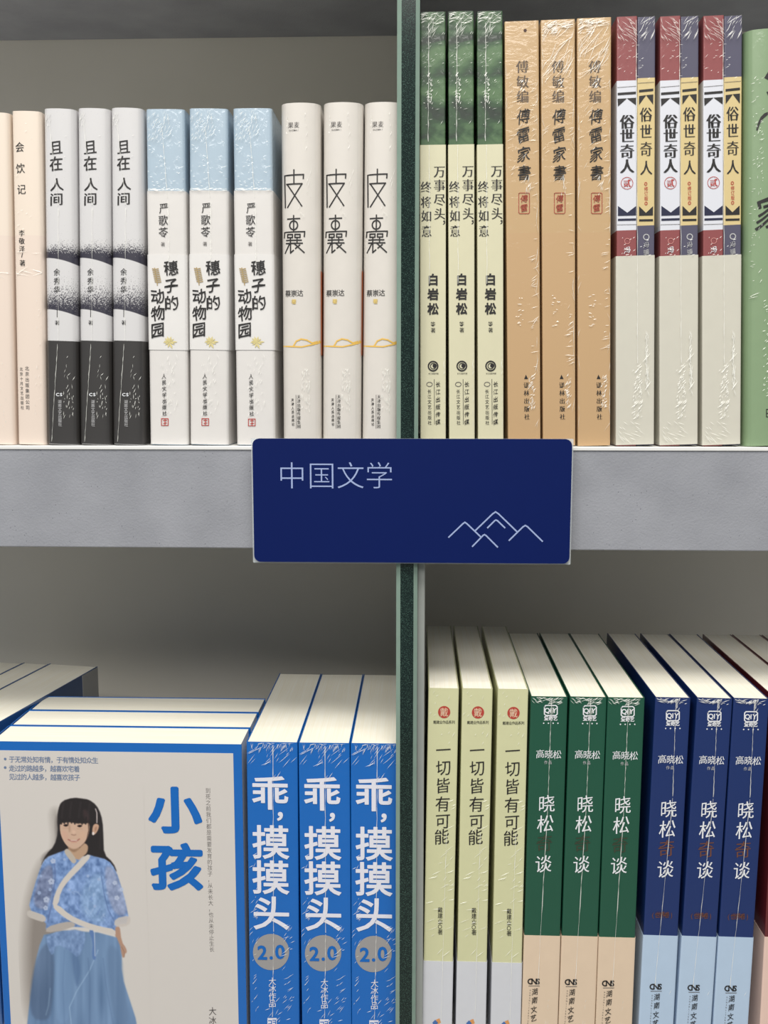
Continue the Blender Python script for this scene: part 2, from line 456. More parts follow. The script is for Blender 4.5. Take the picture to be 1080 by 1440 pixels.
# ------------------------------------------------------------------ category sign
def sign():
    yb = -.0098
    root = empty('category_sign', (front(580, 700, yb).x, yb, front(580, 790, yb).y), 'dark blue sign plate with rounded corners fixed across the shelf edge', 'sign')
    ox, oz = root.location.x, root.location.z
    def rr(x0, y0, x1, y1, r, ya, yb_, mat, name, y0p):
        a, b = front(x0, y1, y0p), front(x1, y0, y0p)
        bm = bmesh.new(); pts = []
        for cx, cz, st in ((b.x-r, b.y-r, 0), (a.x+r, b.y-r, 90), (a.x+r, a.y+r, 180), (b.x-r, a.y+r, 270)):
            for k in range(7):
                t = math.radians(st+15*k); pts.append((cx+r*math.cos(t)-ox, cz+r*math.sin(t)-oz))
        f = [bm.verts.new((x, ya-yb, z)) for x, z in pts]; g = [bm.verts.new((x, yb_-yb, z)) for x, z in pts]
        bm.faces.new(f); bm.faces.new(g[::-1])
        for i in range(len(f)): bm.faces.new((f[i], f[(i+1) % len(f)], g[(i+1) % len(f)], g[i]))
        bmesh.ops.recalc_face_normals(bm, faces=bm.faces)
        return link(name, mesh_of(bm, name, 30), mat, root)
    m, nt, p = base_mat('clear_acrylic'); p.inputs['Base Color'].default_value = rgb(225, 232, 235); p.inputs['Roughness'].default_value = .05; p.inputs['Alpha'].default_value = .45
    rr(356.5, 617, 806, 790.5, .0006, yb, yb-.0016, m, 'backing_plate', yb)
    navy = plain('navy_sign_face', rgb(7, 26, 84), .45, mottle=.03)
    navy.node_tree.nodes['Principled BSDF'].inputs['Specular IOR Level'].default_value = .15
    rr(358, 617.5, 804.5, 789.5, .0038, yb-.0016, yb-.0040, navy, 'face_plate', yb-.003)
    yf = yb-.0040
    F_ = Flat(root, lambda px, py: (front(px, py, yf).x-ox, front(px, py, yf).y-oz), lambda u, v, off: (u, yf-yb-off, v))
    si = ink(rgb(152, 168, 208), 'pale_blue_ink')
    F_.chars('lettering', [('中', 410.5, 668.5), ('国', 452.3, 668.5), ('文', 493, 668.5), ('学', 533.5, 668.5)], 41, 41, 'light', si, .0001, 'pale blue thin lettering')
    P = lambda *a: [(340+x/2.25, 590+y/2.25) for x, y in a]
    F_.lines('mountain_symbol', [P((655, 372), (699, 330), (706, 325), (713, 330), (757, 372)), P((740, 350), (794, 298), (803, 292), (812, 298), (870, 354)),
        P((778, 342), (800, 320), (804, 318), (809, 320), (832, 342)), P((730, 401), (764, 366), (768, 364), (773, 367), (809, 403)),
        P((846, 382), (890, 339), (897, 335), (904, 339), (951, 385))], 2.0, si, .0001, label='pale blue outline of mountain peaks')
sign()

# ================================================================== UPPER LEFT
# --- cream books
CREAM = lambda B: zoned('cream_cover', [(0, rgb(226, 210, 197)), (.12, rgb(229, 215, 200))], film=.6, strength=.15, scale=(200, 60), seed=3)
b0 = make_book('book', 'plain cream book cut by the left border, its spine mostly out of the picture', 'book', 'cream literary paperbacks', (-30, 160), 13, (-20, 625), ZU, .14, CREAM, bulge=.0012, rc=.0025)
b1 = make_book('book', 'cream book with thin three character handwritten title beside the grey and black spines', 'book', 'cream literary paperbacks', (16, 158), 57.5, (25, 625), ZU, .14, CREAM, bulge=.0012, rc=.0022)
f = b1.face
f.chars('title', [('会', 28, 208), ('饮', 29, 238), ('记', 30.5, 267.5)], 13.5, 15, 'kai', INK)
f.chars('author_name', [('李', 31, 329), ('敬', 31, 340), ('泽', 31.3, 351), ('/', 31.5, 360), ('著', 32, 371)], 9, 9.5, 'song', INK)
f.text('publisher_name', '北京出版集团公司', (38.5, 519), (39.5, 574), 6, 6.5, 'sans', GREYINK)
f.text('imprint_name', '北京十月文艺出版社', (30, 520), (31.5, 574), 5, 5.5, 'sans', GREYINK)
creases(b1, [(20, 355, 60, 358, 3, 26, -3, .9), (20, 383, 62, 386, 5, 34, 2, 1.4), (17, 170, 58, 340, 18, 4, 20, .8), (50, 420, 58, 600, 22, 5, 85, .8)], 4)
creases(b0, [(-25, 383, 15, 386, 4, 34, 2, 1.4), (-5, 500, 10, 600, 18, 5, 85, .8)], 5)

# --- grey misty spines with a black band
def misty(B):
    m, nt, p = base_mat('misty_grey_cover'); p.inputs['Roughness'].default_value = .45
    L = nt.links.new; tc = N(nt, 'ShaderNodeTexCoord'); sp = N(nt, 'ShaderNodeSeparateXYZ'); L(tc.outputs['Object'], sp.inputs[0])
    def M(op, a, b=None, c=None, clamp=False):
        n = N(nt, 'ShaderNodeMath', operation=op, use_clamp=clamp)
        for i, v in enumerate((a, b, c)):
            if v is None: continue
            if isinstance(v, (int, float)): n.inputs[i].default_value = v
            else: L(v, n.inputs[i])
        return n.outputs[0]
    nz = N(nt, 'ShaderNodeTexNoise'); nz.inputs['Scale'].default_value = 1700; nz.inputs['Detail'].default_value = 1; L(tc.outputs['Object'], nz.inputs['Vector'])
    x = M('DIVIDE', M('ADD', sp.outputs['X'], B.w/2), B.w)      # 0 left .. 1 right
    z = sp.outputs['Z']; Z = lambda py: _zl(B, 82, py)
    def fog(ytop, ybot_l, drop, soft, dens):
        # dense just above a curved lower edge, thinning upward
        edge = M('SUBTRACT', Z(ybot_l), M('MULTIPLY', M('POWER', x, 2.2), drop))
        up = M('SUBTRACT', z, edge)
        thick = M('MULTIPLY', M('ADD', M('MULTIPLY', x, .5), .6), Z(ytop)-Z(ybot_l))
        d = M('SUBTRACT', 1.0, M('DIVIDE', up, thick), clamp=True)
        d = M('POWER', d, soft)
        d = M('MULTIPLY', d, dens)
        st = M('MULTIPLY', M('SUBTRACT', M('ADD', d, M('MULTIPLY', M('SUBTRACT', nz.outputs['Fac'], .5), 1.6)), .35), 2.2, clamp=True)
        inside = M('MULTIPLY', up, 2500.0, clamp=True)
        return M('MULTIPLY', st, inside)
    fg = M('MAXIMUM', fog(326, 365, .0036, 1.3, 1.45), fog(372, 437, .0036, 1.3, 1.1))
    mx = N(nt, 'ShaderNodeMix', data_type='RGBA'); L(fg, mx.inputs[0])
    mx.inputs[6].default_value = rgb(208, 207, 208); mx.inputs[7].default_value = rgb(48, 46, 60)
    L(mx.outputs[2], p.inputs['Base Color'])
    coat(nt, p, .6, strength=.2, scale=(220, 80), seed=5)
    return m
bB = make_book('book', 'leftmost of the three grey spines with misty dark bands and a black foot', 'book', 'grey misty books with black belly bands', (60.5, 155), 106, (66.5, 625), ZU, .14, misty, bulge=.0016, rc=.0032)
f = bB.face
band(bB, 'belly_band', 480.5, plain('black_band', rgb(54, 52, 51), .4, film=.6, strength=.2), 82, label='black paper band')
fb = face_of(bB, off0=.0003)
f.chars('title', [('且', 79.5, 209), ('在', 79.5, 231.5)], 19.5, 21.5, 'kaib', INK)
f.chars('title', [('人', 80.5, 261), ('间', 80, 281.5)], 20.5, 18.5, 'kaib', INK)
f.chars('author_name', [('余', 80.5, 384), ('秀', 80.5, 396.5), ('华', 80.5, 408.5)], 9.5, 10.5, 'kai', INK)
f.lines('author_line', [[(81, 437), (81, 447)]], .8, INK)
f.text('author_role', '著', (81, 455), (81, 455), 7, 7, 'song', INK)
LG = ink(rgb(178, 178, 180), 'light_grey_ink')
fb.text('publisher_mark', 'CS', (82, 556), (87, 556), 7, 6, 'heavy', WHITE)
fb.text('publisher_name', '湖南文艺出版社', (85, 566), (85.5, 598), 5.5, 5.5, 'sans', LG)
seam(bB, 69, 165, 83, 290, .8); seam(bB, 83, 295, 83, 480, .8); seam(bB, 82, 485, 73, 622, .8)
creases(bB, [(62, 158, 72, 185, 24, 7, 60, 1), (90, 500, 104, 590, 34, 6, 80, 1.2), (62, 170, 100, 240, 12, 3, 40, .8)], 8)
repeat(bB, [((108.5, 155.5), (112.8, 625)), ((155.5, 153), (159, 625))], ['middle one of the three grey spines with misty dark bands and a black foot',
    'grey misty spine with a black foot touching the pale blue topped books'])

# --- pale blue topped books with white jackets
BLUETOP = lambda B: plain('pale_blue_cover', rgb(168, 187, 202), .4, film=.9, strength=.45, scale=(240, 160), seed=2)
bC = make_book('book', 'pale blue topped white jacketed book beside the grey misty spines', 'book', 'white jacketed books with pale blue tops', (205, 155), 259.5, (212, 625), ZU, .135, BLUETOP, bulge=.0008, rc=.0018)
JW = plain('white_jacket_paper', rgb(216, 213, 210), .45, film=.5, strength=.2)
band(bC, 'half_jacket', 269.5, JW, 235, grow=.0003)
band(bC, 'belly_band', 359, plain('white_band_paper', rgb(221, 219, 217), .45, film=.5, strength=.2, seed=4), 235, ybot=493, grow=.0006)
f = face_of(bC, off0=.0004)
f.chars('author_name', [('严', 231, 294), ('歌', 230, 311), ('苓', 230, 328)], 14, 15.5, 'kai', INK)
f.text('author_role', '著', (229.5, 344.5), (229.5, 344.5), 6.5, 6.5, 'song', GREYINK)
f = face_of(bC, off0=.0007)
f.chars('title', [('穗', 241, 378), ('子', 241, 402.5), ('的', 242, 427), ('动', 222, 417.5), ('物', 223, 441.5), ('园', 222, 465)], 20.5, 22, 'hand', INK)
WH = ink(rgb(170, 148, 104), 'tan_ink'); LF = ink(rgb(214, 200, 140), 'pale_yellow_ink')
f.lines('wheat_ear', [[(218, 378), (222, 402)]] + [[(219+k*.55-.2, 380+k*2.6), (219+k*.55+s*4.2, 378+k*2.6+1)] for k in range(8) for s in (-1, 1)], 1.3, WH, label='small tan wheat ear drawing')
lv = []
for k in range(11):
    a = math.radians(-170+k*34+R.uniform(-8, 8)); l = R.uniform(8, 12); cx, cy = 239, 482
    lv.append([(cx, cy), (cx+math.cos(a+.25)*l*.55, cy+math.sin(a+.25)*l*.5), (cx+math.cos(a)*l, cy+math.sin(a)*l*.85), (cx+math.cos(a-.25)*l*.55, cy+math.sin(a-.25)*l*.5)])
f.poly('leaf_drawing', lv, LF, label='pale yellow leaf drawing')
f = face_of(bC, off0=.0004)
f.text('publisher_name', '人民文学出版社', (231, 530), (232, 582), 6.5, 7, 'brush', INK)
f.lines('publisher_seal', [[(227.5, 589.5), (237, 589.5), (237, 599), (227.5, 599), (227.5, 589.5)], [(230, 592), (235, 592)], [(232.5, 590), (232.5, 598)], [(230, 596), (235, 595.5)]], 1.0, REDINK)
seam(bC, 228, 175, 236, 280, .9); seam(bC, 237, 285, 238, 372, .9, off=.0012)
creases(bC, [(209, 158, 242, 200, 60, 8, 60, 1.2), (208, 200, 258, 268, 36, 5, 10, 1), (208, 267, 260, 269.5, 26, 8, 0, 1.4), (225, 500, 250, 600, 36, 8, 80, 1.2)], 12, off=.0013)
repeat(bC, [((266, 150), (268.5, 625)), ((327.5, 148), (334, 625))], ['middle one of the three pale blue topped white jacketed books',
    'pale blue topped white jacketed book beside the plain white rounded spines'])

# --- white rounded spines
bD = make_book('book', 'white round spined book with angular black title beside the pale blue topped books', 'book', 'white books with angular black titles', (394.5, 147.5), 450.5, (398, 625), ZU, .135,
    lambda B: plain('glossy_white_cover', rgb(214, 209, 202), .35, film=.8, strength=.10, scale=(160, 30), seed=6), bulge=.0032, rc=.0042)
f = bD.face
P = lambda *a: [(380+x/4.909, 130+y/4.909) for x, y in a]
circ = [(163+28*math.cos(t*math.pi/10), 922+30*math.sin(t*math.pi/10)) for t in range(21)]
f.lines('title', [P((165, 540), (165, 634)), P((103, 797), (98, 577), (232, 573), (230, 600)), P((113, 638), (222, 636), (120, 797)), P((118, 640), (220, 790)),
    P((163, 855), (163, 962)), P((120, 878), (206, 876)), P(*circ), P((95, 1005), (97, 969), (240, 966), (237, 1000)),
    P((120, 985), (155, 985), (155, 1006), (120, 1006), (120, 985)), P((172, 985), (208, 985), (208, 1006), (172, 1006), (172, 985)),
    P((112, 1025), (217, 1025)), P((110, 1046), (224, 1046)), P((140, 1006), (140, 1046)), P((187, 1006), (187, 1046)), P((136, 1046), (102, 1112)), P((141, 1046), (141, 1112), (162, 1094)),
    P((165, 1046), (236, 1110)), P((176, 1082), (206, 1058))], 1.75, INK)
f.text('brand_mark', '果麦', (409, 177), (417.5, 177), 8, 9, 'song', GREYINK)
f.text('brand_subline', 'GUOMAI', (407.5, 184.5), (419.5, 184.5), 3.2, 3.2, 'sans', GREYINK)
f.text('author_name', '蔡崇达', (405, 413.5), (422.5, 413), 9, 10, 'sans', INK)
f.text('author_role', '著', (413.5, 425), (413.5, 425), 7, 7, 'bold', ink(rgb(222, 196, 120), 'faded_yellow_ink'))
YL = ink(rgb(228, 186, 92), 'yellow_ink')
f.lines('ribbon_drawing', [[(397.5, 487.5), (410, 488), (425, 488.5), (436, 486), (449, 482)], [(413, 487), (417, 480.5), (424, 477.5), (432, 479), (439, 483), (449, 480)], [(436, 486), (446, 483.5), (450, 482)]], 1.9, YL, label='yellow ribbon loop drawing')
f.text('publisher_group', '天津出版传媒集团', (420.5, 558.5), (420.8, 600), 5.2, 5.8, 'song', INK)
f.lines('divider_line', [[(416.5, 556), (417, 603)]], .6, GREYINK)
f.text('publisher_name', '天津人民出版社', (411.5, 563), (412.5, 597), 4.2, 4.6, 'brush', INK)
zA, zB = zl(bD, 447, 500), zl(bD, 447, 381)
link('cover_art', mesh_of(box(bD.w/2+.00002, bD.w/2+.0002, .0022, .09, zA, zB), 'art'), plain('burnt_orange_print', rgb(186, 96, 48), .45), bD.root)['label'] = 'burnt orange print on the side cover'
creases(bD, [(424, 520, 436, 580, 60, 9, 86, 1.3), (403, 160, 407, 190, 5, 7, 90, 1), (429, 160, 432, 215, 8, 8, 90, 1), (420, 290, 430, 330, 6, 12, 90, .9), (432, 240, 438, 300, 5, 10, 88, .8)], 16)
repeat(bD, [((454.5, 150), (453.5, 625)), ((512.5, 151), (509, 625))], ['middle one of the three white round spined books with angular black titles',
    'white round spined book with angular black title touching the dark glass divider'])

# ================================================================== UPPER RIGHT
# --- green topped cream books
def hills(B):
    m, nt, p = base_mat('dark_green_hills_cover'); p.inputs['Roughness'].default_value = .4
    tc = N(nt, 'ShaderNodeTexCoord'); mp = N(nt, 'ShaderNodeMapping'); mp.inputs['Scale'].default_value = (45, 45, 90); mp.inputs['Rotation'].default_value = (0, -.25, 0)
    nz = N(nt, 'ShaderNodeTexNoise'); nz.inputs['Scale'].default_value = 1; nz.inputs['Detail'].default_value = 7; nz.inputs['Distortion'].default_value = .8
    cr = N(nt, 'ShaderNodeValToRGB'); e = cr.color_ramp.elements
    e[0].position = .36; e[0].color = rgb(34, 48, 36); e[1].position = .66; e[1].color = rgb(82, 112, 74); k = e.new(.5); k.color = rgb(48, 78, 48)
    L = nt.links.new; L(tc.outputs['Object'], mp.inputs[0]); L(mp.outputs[0], nz.inputs['Vector']); L(nz.outputs['Fac'], cr.inputs[0]); L(cr.outputs[0], p.inputs['Base Color'])
    coat(nt, p, .4, strength=.25, scale=(240, 120), seed=9)
    return m
bE = make_book('book', 'cream spine with dark green top directly beside the dark glass divider', 'book', 'cream banded books with dark green tops', (590.5, 17.5), 626.5, (592, 615), ZU, .15, hills, rc=.0005)
CB = plain('cream_band_paper', rgb(208, 204, 174), .45, film=.6, strength=.15, scale=(200, 60), seed=7)
band(bE, 'belly_band', 204.5, CB, 608, label='cream paper band')
f = face_of(bE, off0=.0003)
f.chars('title', [('万', 618, 242), ('事', 618, 261.5), ('尽', 618.2, 281.5), ('头', 618.4, 301.5), ('，', 629, 308)], 17, 18, 'song', INK)
f.chars('subtitle', [('终', 599, 264), ('将', 599, 285), ('如', 599.5, 304.5), ('意', 600, 326)], 15.5, 17.5, 'song', INK)
f.chars('author_name', [('白', 609, 394), ('岩', 609, 414.5), ('松', 609, 435)], 16, 17, 'heavy', INK)
f.text('author_role', '等著', (609, 456.5), (609, 465), 7, 7.5, 'song', INK)
f.ring('publisher_logo', 609, 515.5, 6.6, 1.8, INK)
f.disc('publisher_logo_core', 611.3, 515, 3.0, INK)
f.ring('publisher_logo_arc', 609.2, 515.5, 3.9, 1.0, INK)
f.text('logo_subline', '长江出版传媒', (603.5, 526), (615.5, 526), 2.4, 2.4, 'sans', INK)
f.ring('imprint_logo', 604, 541, 4, .8, GREYINK, ry=3)
f.text('imprint_name', '长江文艺出版社', (603.8, 551), (604.3, 595), 5.6, 6.2, 'sans', INK)
f.lines('divider_line', [[(610.7, 534), (611, 597)]], .6, INK)
f.text('publisher_name', '长江出版传媒', (615.8, 541), (615.8, 594), 7, 8, 'brush', INK)
seam(bE, 603, 34, 602, 200, 1.0); seam(bE, 603.5, 205, 604, 400, .8, off=.0009)
creases(bE, [(592, 20, 625, 36, 36, 14, 10, 1), (602, 22, 612, 50, 16, 18, 60, 1), (601, 105, 608, 150, 40, 5, 70, 1.6), (594, 36, 625, 190, 34, 6, 30, .8), (624, 480, 626, 600, 14, 12, 90, 1)], 21, off=.001)
repeat(bE, [((630, 17.5), (632.5, 615)), ((670.5, 13.5), (673, 615))], ['middle one of the three cream spines with dark green tops',
    'cream spine with dark green top touching the tan spines'])

# --- tan books
TAN = lambda B: zoned('tan_cover', [(0, rgb(190, 157, 116)), (.12, rgb(190, 159, 117))], film=.8, strength=.25, scale=(120, 240), seed=11)
tan_fan = [(812-52, 30, 845-52, 90, 26, 46, 55, 1.2)]
def tan_book(label, TL, TRx, BL, seed, dx, fan):
    B = make_book('book', label, 'book', 'tan film wrapped books', TL, TRx, BL, ZU, .14, TANM, rc=.0005)
    f = B.face; o = dx
    f.chars('author_name', [('傅', 734.5+o, 95), ('敏', 735+o, 116), ('编', 735+o, 137)], 18, 19, 'song', TINK)
    f.chars('title', [('傅', 736+o, 165), ('雷', 736+o, 191), ('家', 736.5+o, 218), ('書', 737+o, 244)], 20, 22, 'brush', INK)
    q = [(729.5, 273.5), (731, 272.5), (743, 272.5), (744.5, 273.5), (744.5, 300), (743, 301.5), (731, 301.5), (729.5, 300), (729.5, 273.5)]
    f.lines('red_seal', [[(x+o, y) for x, y in q]], .9, SEALR)
    f.text('seal_lettering', '傅雷', (737+o, 280.5), (737+o, 293.5), 11, 11, 'hand', SEALR)
    f.poly('publisher_logo', [[(737+o, 534), (739.5+o, 528), (742.5+o, 534)]], INK)
    f.text('publisher_name', '译林出版社', (740+o, 542.5), (741+o, 587), 8, 8.5, 'song', INK)
    x0 = TL[0]
    it = [(x0+38, 110, x0+46, 520, 40, 12, 18, .9), (x0+4, 110, x0+30, 260, 20, 12, 35, .8), (x0+1.5, 60, x0+2.5, 600, 22, 22, 90, .8), (x0+45, 100, x0+46, 600, 24, 24, 90, .8),
          (x0+34, 528, x0+42, 575, 40, 6, 60, 1.4), (x0+16, 415, x0+26, 460, 14, 5, 0, 1.3), (x0+22, 112, x0+30, 130, 8, 7, 45, 1.6), (x0+28, 250, x0+36, 275, 10, 10, 80, 1.4)]
    if fan: it += [(x0+4, TL[1]+4, x0+44, TL[1]+75, 30, 44, 52, 1.1), (x0+2, TL[1]+2, x0+22, TL[1]+22, 34, 10, 30, 1.5), (x0+8, TL[1]+2, x0+44, TL[1]+12, 14, 26, 6, 1.2)]
    creases(B, it, seed)
    return B
TINK = ink(rgb(92, 78, 66), 'brown_ink'); SEALR = ink(rgb(160, 70, 52), 'seal_ink')
TANM = TAN(None)
t1 = tan_book('tan spine with a small dark hole near its top, beside the green topped books', (709.5, 31), 757.5, (714.5, 620), 31, 0, False)
t1.face.disc('dark_spot', 738.5, 44, 2.2, ink(rgb(60, 30, 22), 'dark_spot_ink'))
t2 = tan_book('middle tan spine with fanned film folds at its top', (760.5, 29), 808.5, (763.5, 620), 32, 50, True)
t3 = tan_book('tan spine with fanned film folds touching the red and navy book pairs', (811.5, 26.5), 859.5, (812.5, 620), 33, 102, True)

# --- wrapped pairs
def pair():
    TL, BL = (867, 25), (867, 620)
    xb, lean, h = place(TL, BL, ZU)
    wt = (front(921, 25).x-front(867, 25).x)
    root = empty('wrapped_book_pair', (xb+wt/2, 0, ZU+abs(math.sin(lean))*wt/2+.0002), 'shrink wrapped pair of red and navy topped books beside the tan spines', 'book set', 'wrapped red and navy book pairs', (0, lean, 0))
    W = Book(); W.lean = lean; W.cx = xb+wt/2; W.zf = ZU; W.y0 = 0; W.bulge = 0; W.w = wt; W.h = h; W.depth = .14; W.rc = .0005; W.sy = lambda u: 0.0; W.root = root
    W.face = face_of(W)
    def vol(x0, x1, yt, zones, nm, dy):
        u0 = W.face.to_uv(x0, 300)[0]; u1 = W.face.to_uv(x1, 300)[0]; w = u1-u0-.0002
        hh = W.face.to_uv((x0+x1)/2, yt)[1]; cu = (u0+u1)/2
        me = shell(w, .14, 0, hh, 0, .0005, .0005); me.transform(Matrix.Translation((cu, dy, 0)))
        mat = zoned(nm, [(0 if i == 0 else W.face.to_uv(x0, yy)[1], c) for i, (yy, c) in enumerate(zones)], film=.4, strength=.2, scale=(200, 160), seed=x0)
        v = link('volume', me, mat, root)
        pb = box(cu-w/2+.0006, cu+w/2-.0006, .001+dy, .139+dy, .0008, hh-.0004)
        link('page_block', mesh_of(pb, 'pages'), PAGES, v)
        return v
    RED, NVY = rgb(138, 72, 73), rgb(80, 78, 98); WH_, YE = rgb(212, 214, 222), rgb(208, 188, 136)
    v1 = vol(867, 895.6, 24.5, [(620, RED), (326, WH_), (118, RED)], 'red_white_cover', 0)
    v2 = vol(895.8, 921, 24.5, [(620, NVY), (321, YE), (111.5, NVY)], 'navy_yellow_cover', .0006)
    F1 = Flat(v1, W.face.to_uv, lambda u, v, off: (u, -off, v)); F2 = Flat(v2, W.face.to_uv, lambda u, v, off: (u, .0006-off, v))
    NB = ink(rgb(30, 34, 62), 'navy_ink')
    F1.poly('ornament', [[(868.6, 132), (894.2, 130.2), (894.2, 133.6), (868.6, 135.4)], [(868.4, 140.4), (881.5, 139.7), (868.9, 151.3)], [(881.5, 139.7), (894.4, 138.9), (894.2, 149.3)]], INK)
    F1.poly('foot_ornament', [[(868.9, 291), (882, 300.5), (894.4, 291), (894.4, 304.2), (868.9, 305)], [(868.9, 309), (894.4, 308.4), (894.4, 311.4), (868.9, 312)]], NB)
    F1.lines('rule', [[(868, 124.5), (895, 122.5)]], .5, GREYINK); F1.lines('rule', [[(868, 317.5), (895, 317)]], .5, GREYINK)
    F1.chars('title', [('俗', 881.8, 172.5), ('世', 881.8, 192.5), ('奇', 881.8, 214), ('人', 881.8, 235)], 20.5, 21.5, 'songb', INK)
    F1.ring('volume_seal', 881.6, 259, 8.3, .7, REDINK); F1.text('volume_number', '贰', (881.8, 259), (881.8, 259), 11, 11.5, 'songb', REDINK)
    F1.ring('logo_ring', 882, 340.5, 3.8, .9, ink(rgb(196, 130, 126), 'pale_red_ink')); F1.text('author_name', '冯', (882, 353), (882, 353), 10, 10, 'brush', WHITE)
    F2.poly('ornament', [[(898.8, 127.5), (918.9, 125.5), (918.9, 128.9), (898.8, 130.9)], [(898.9, 136), (908.9, 134.8), (898.9, 148.6)], [(908.9, 134.8), (918.9, 133.8), (918.7, 148)]], INK)
    F2.poly('foot_ornament', [[(898.9, 291), (908.5, 300.5), (918.5, 291), (918.5, 304), (898.9, 304.5)], [(898.9, 309.5), (918.5, 309.2), (918.5, 312.2), (898.9, 312.5)]], INK)
    F2.lines('rule', [[(897.5, 118), (920, 116.5)]], .5, GREYINK)
    F2.chars('title', [('俗', 908.6, 162), ('世', 908.6, 186), ('奇', 908.8, 210.5), ('人', 909, 237)], 18, 22, 'song', INK)
    F2.text('edition_note', '◎修订版◎', (908.6, 259.5), (909, 287), 5.5, 6.5, 'sans', REDINK)
    F2.ring('logo_ring', 909, 334.5, 3.8, 1.3, LG); F2.text('author_name', '冯骥', (909, 345.5), (909, 356), 8.5, 9, 'brush', LG)
    z1 = W.face.to_uv(890, 361)[1]
    link('belly_band', shell(wt+.0002, .14, .0006, z1, 0, .0006, .0002, .0004, .137), plain('grey_white_band', rgb(203, 200, 187), .38, film=.8, strength=.12, scale=(120, 40), seed=13), root)['label'] = 'plain grey white paper band'
    seam(W, 894, 30, 896, 360, .9, off=.0008); seam(W, 895.5, 360, 896, 512, .8, off=.0012)
    creases(W, [(868, 28, 895, 60, 34, 14, -50, 1.1), (900, 28, 919, 55, 24, 13, 50, 1), (870, 60, 919, 115, 24, 6, 20, .9), (889, 515, 902, 590, 70, 7, 60, 1.3), (907, 470, 911, 555, 40, 14, 88, 1.6), (868, 595, 900, 620, 16, 14, -30, 1), (870, 335, 919, 362, 14, 5, 30, 1.3)], 41, off=.0013)
    return root, wt
pr, wt = pair()
for (TL, BL, lab) in (((928, 21), (928.5, 620), 'middle shrink wrapped pair of red and navy topped books'), ((989, 19), (988.5, 620), 'shrink wrapped red and navy pair beside the green rounded book')):
    c = copy_tree(pr); xb, lean, h = place(TL, BL, ZU); c.location = (xb+wt/2, .0003, ZU+abs(math.sin(lean))*wt/2+.0002); c.rotation_euler = (0, lean, 0); c['label'] = lab

# --- green rounded book at the edge
bH = make_book('book', 'sage green rounded book with bold black brush lettering cut by the right border', 'book', None, (1048, 44), 1118, (1047, 620), ZU, .14,
    lambda B: plain('sage_green_cover', rgb(130, 154, 118), .4, film=.8, strength=.2, scale=(160, 120), seed=14), bulge=.002, rc=.005)
f = bH.face
f.poly('brush_title_stroke', [[(1063, 185), (1065, 176), (1069, 167), (1074, 162), (1079, 160), (1079, 164), (1073, 169), (1068, 177), (1065, 186)], [(1074, 112), (1079, 104), (1084, 104), (1084, 112), (1079, 115)],
    [(1077, 132), (1090, 128), (1092, 142), (1082, 143)]], INK)
f.chars('title', [('家', 1086, 298)], 52, 52, 'brush', INK)
f.lines('publisher_mark', [[(1077, 577.5), (1086, 577.5), (1086, 588), (1077, 588), (1077, 577.5)], [(1077, 583), (1086, 583)]], 1, INK)
creases(bH, [(1058, 110, 1072, 240, 34, 5, 30, .9), (1064, 180, 1072, 400, 26, 5, 70, .9), (1056, 410, 1064, 426, 4, 14, 15, 1), (1072, 420, 1080, 560, 36, 5, 40, 1.2), (1055, 240, 1062, 420, 20, 4, 10, .9)], 44, off=.0009)

# ================================================================== LOWER RIGHT
YM = lambda B: plain('pale_yellow_green_cover', rgb(206, 206, 164), .42, film=.75, strength=.55, scale=(60, 180), seed=15)
bI = make_book('book', 'pale yellow green book directly beside the dark glass divider', 'book', 'pale yellow green books on the lower shelf', (602.5, 968.5), 645.5, (594, 1440), ZL, .158, YM, rc=.0008)
f = bI.face
f.disc('red_seal', 624.6, 1002, 8.6, ink(rgb(176, 66, 54), 'seal_red_ink'))
f.text('seal_lettering', '戴', (624.6, 1002), (624.6, 1002), 12, 13, 'sans', ink(rgb(224, 190, 160), 'seal_pale_ink'), off=.0003)
f.text('series_name', '戴建业作品系列', (611.5, 1016), (637.5, 1016), 4.6, 5, 'sans', INK)
f.chars('title', [('一', 623.2, 1055), ('切', 623.5, 1080), ('皆', 622.7, 1105), ('有', 622.5, 1131), ('可', 622.5, 1155), ('能', 621, 1177)], 22, 23, 'kai', INK)
f.chars('author_name', [('戴', 619, 1280), ('建', 619, 1288), ('业', 619, 1296), ('○', 619, 1303.5), ('著', 619, 1311)], 7.2, 8, 'sans', INK)
band(bI, 'belly_band', 1352, plain('pale_grey_band', rgb(206, 208, 214), .4, film=.6, strength=.15, seed=16), 618, label='pale grey paper band')
f2 = face_of(bI, off0=.0003)
f2.poly('coloured_mark', [[(608, 1438), (612, 1434), (616, 1438), (612, 1446)]], ink(rgb(70, 110, 170), 'blue_mark_ink'))
f2.poly('orange_mark', [[(613, 1434), (618, 1432), (620, 1438), (616, 1440)]], ink(rgb(214, 150, 90), 'orange_mark_ink'))
seam(bI, 628, 1170, 620, 1440, .9, off=.0009)
creases(bI, [(604, 1120, 640, 1345, 34, 14, 25, .8), (604, 972, 640, 1050, 14, 8, 60, .8)], 51)
repeat(bI, [((650, 967), (641.5, 1440)), ((700, 968.5), (690.5, 1440))], ['middle one of the three pale yellow green books on the lower shelf', 'pale yellow green book touching the dark green spines'])

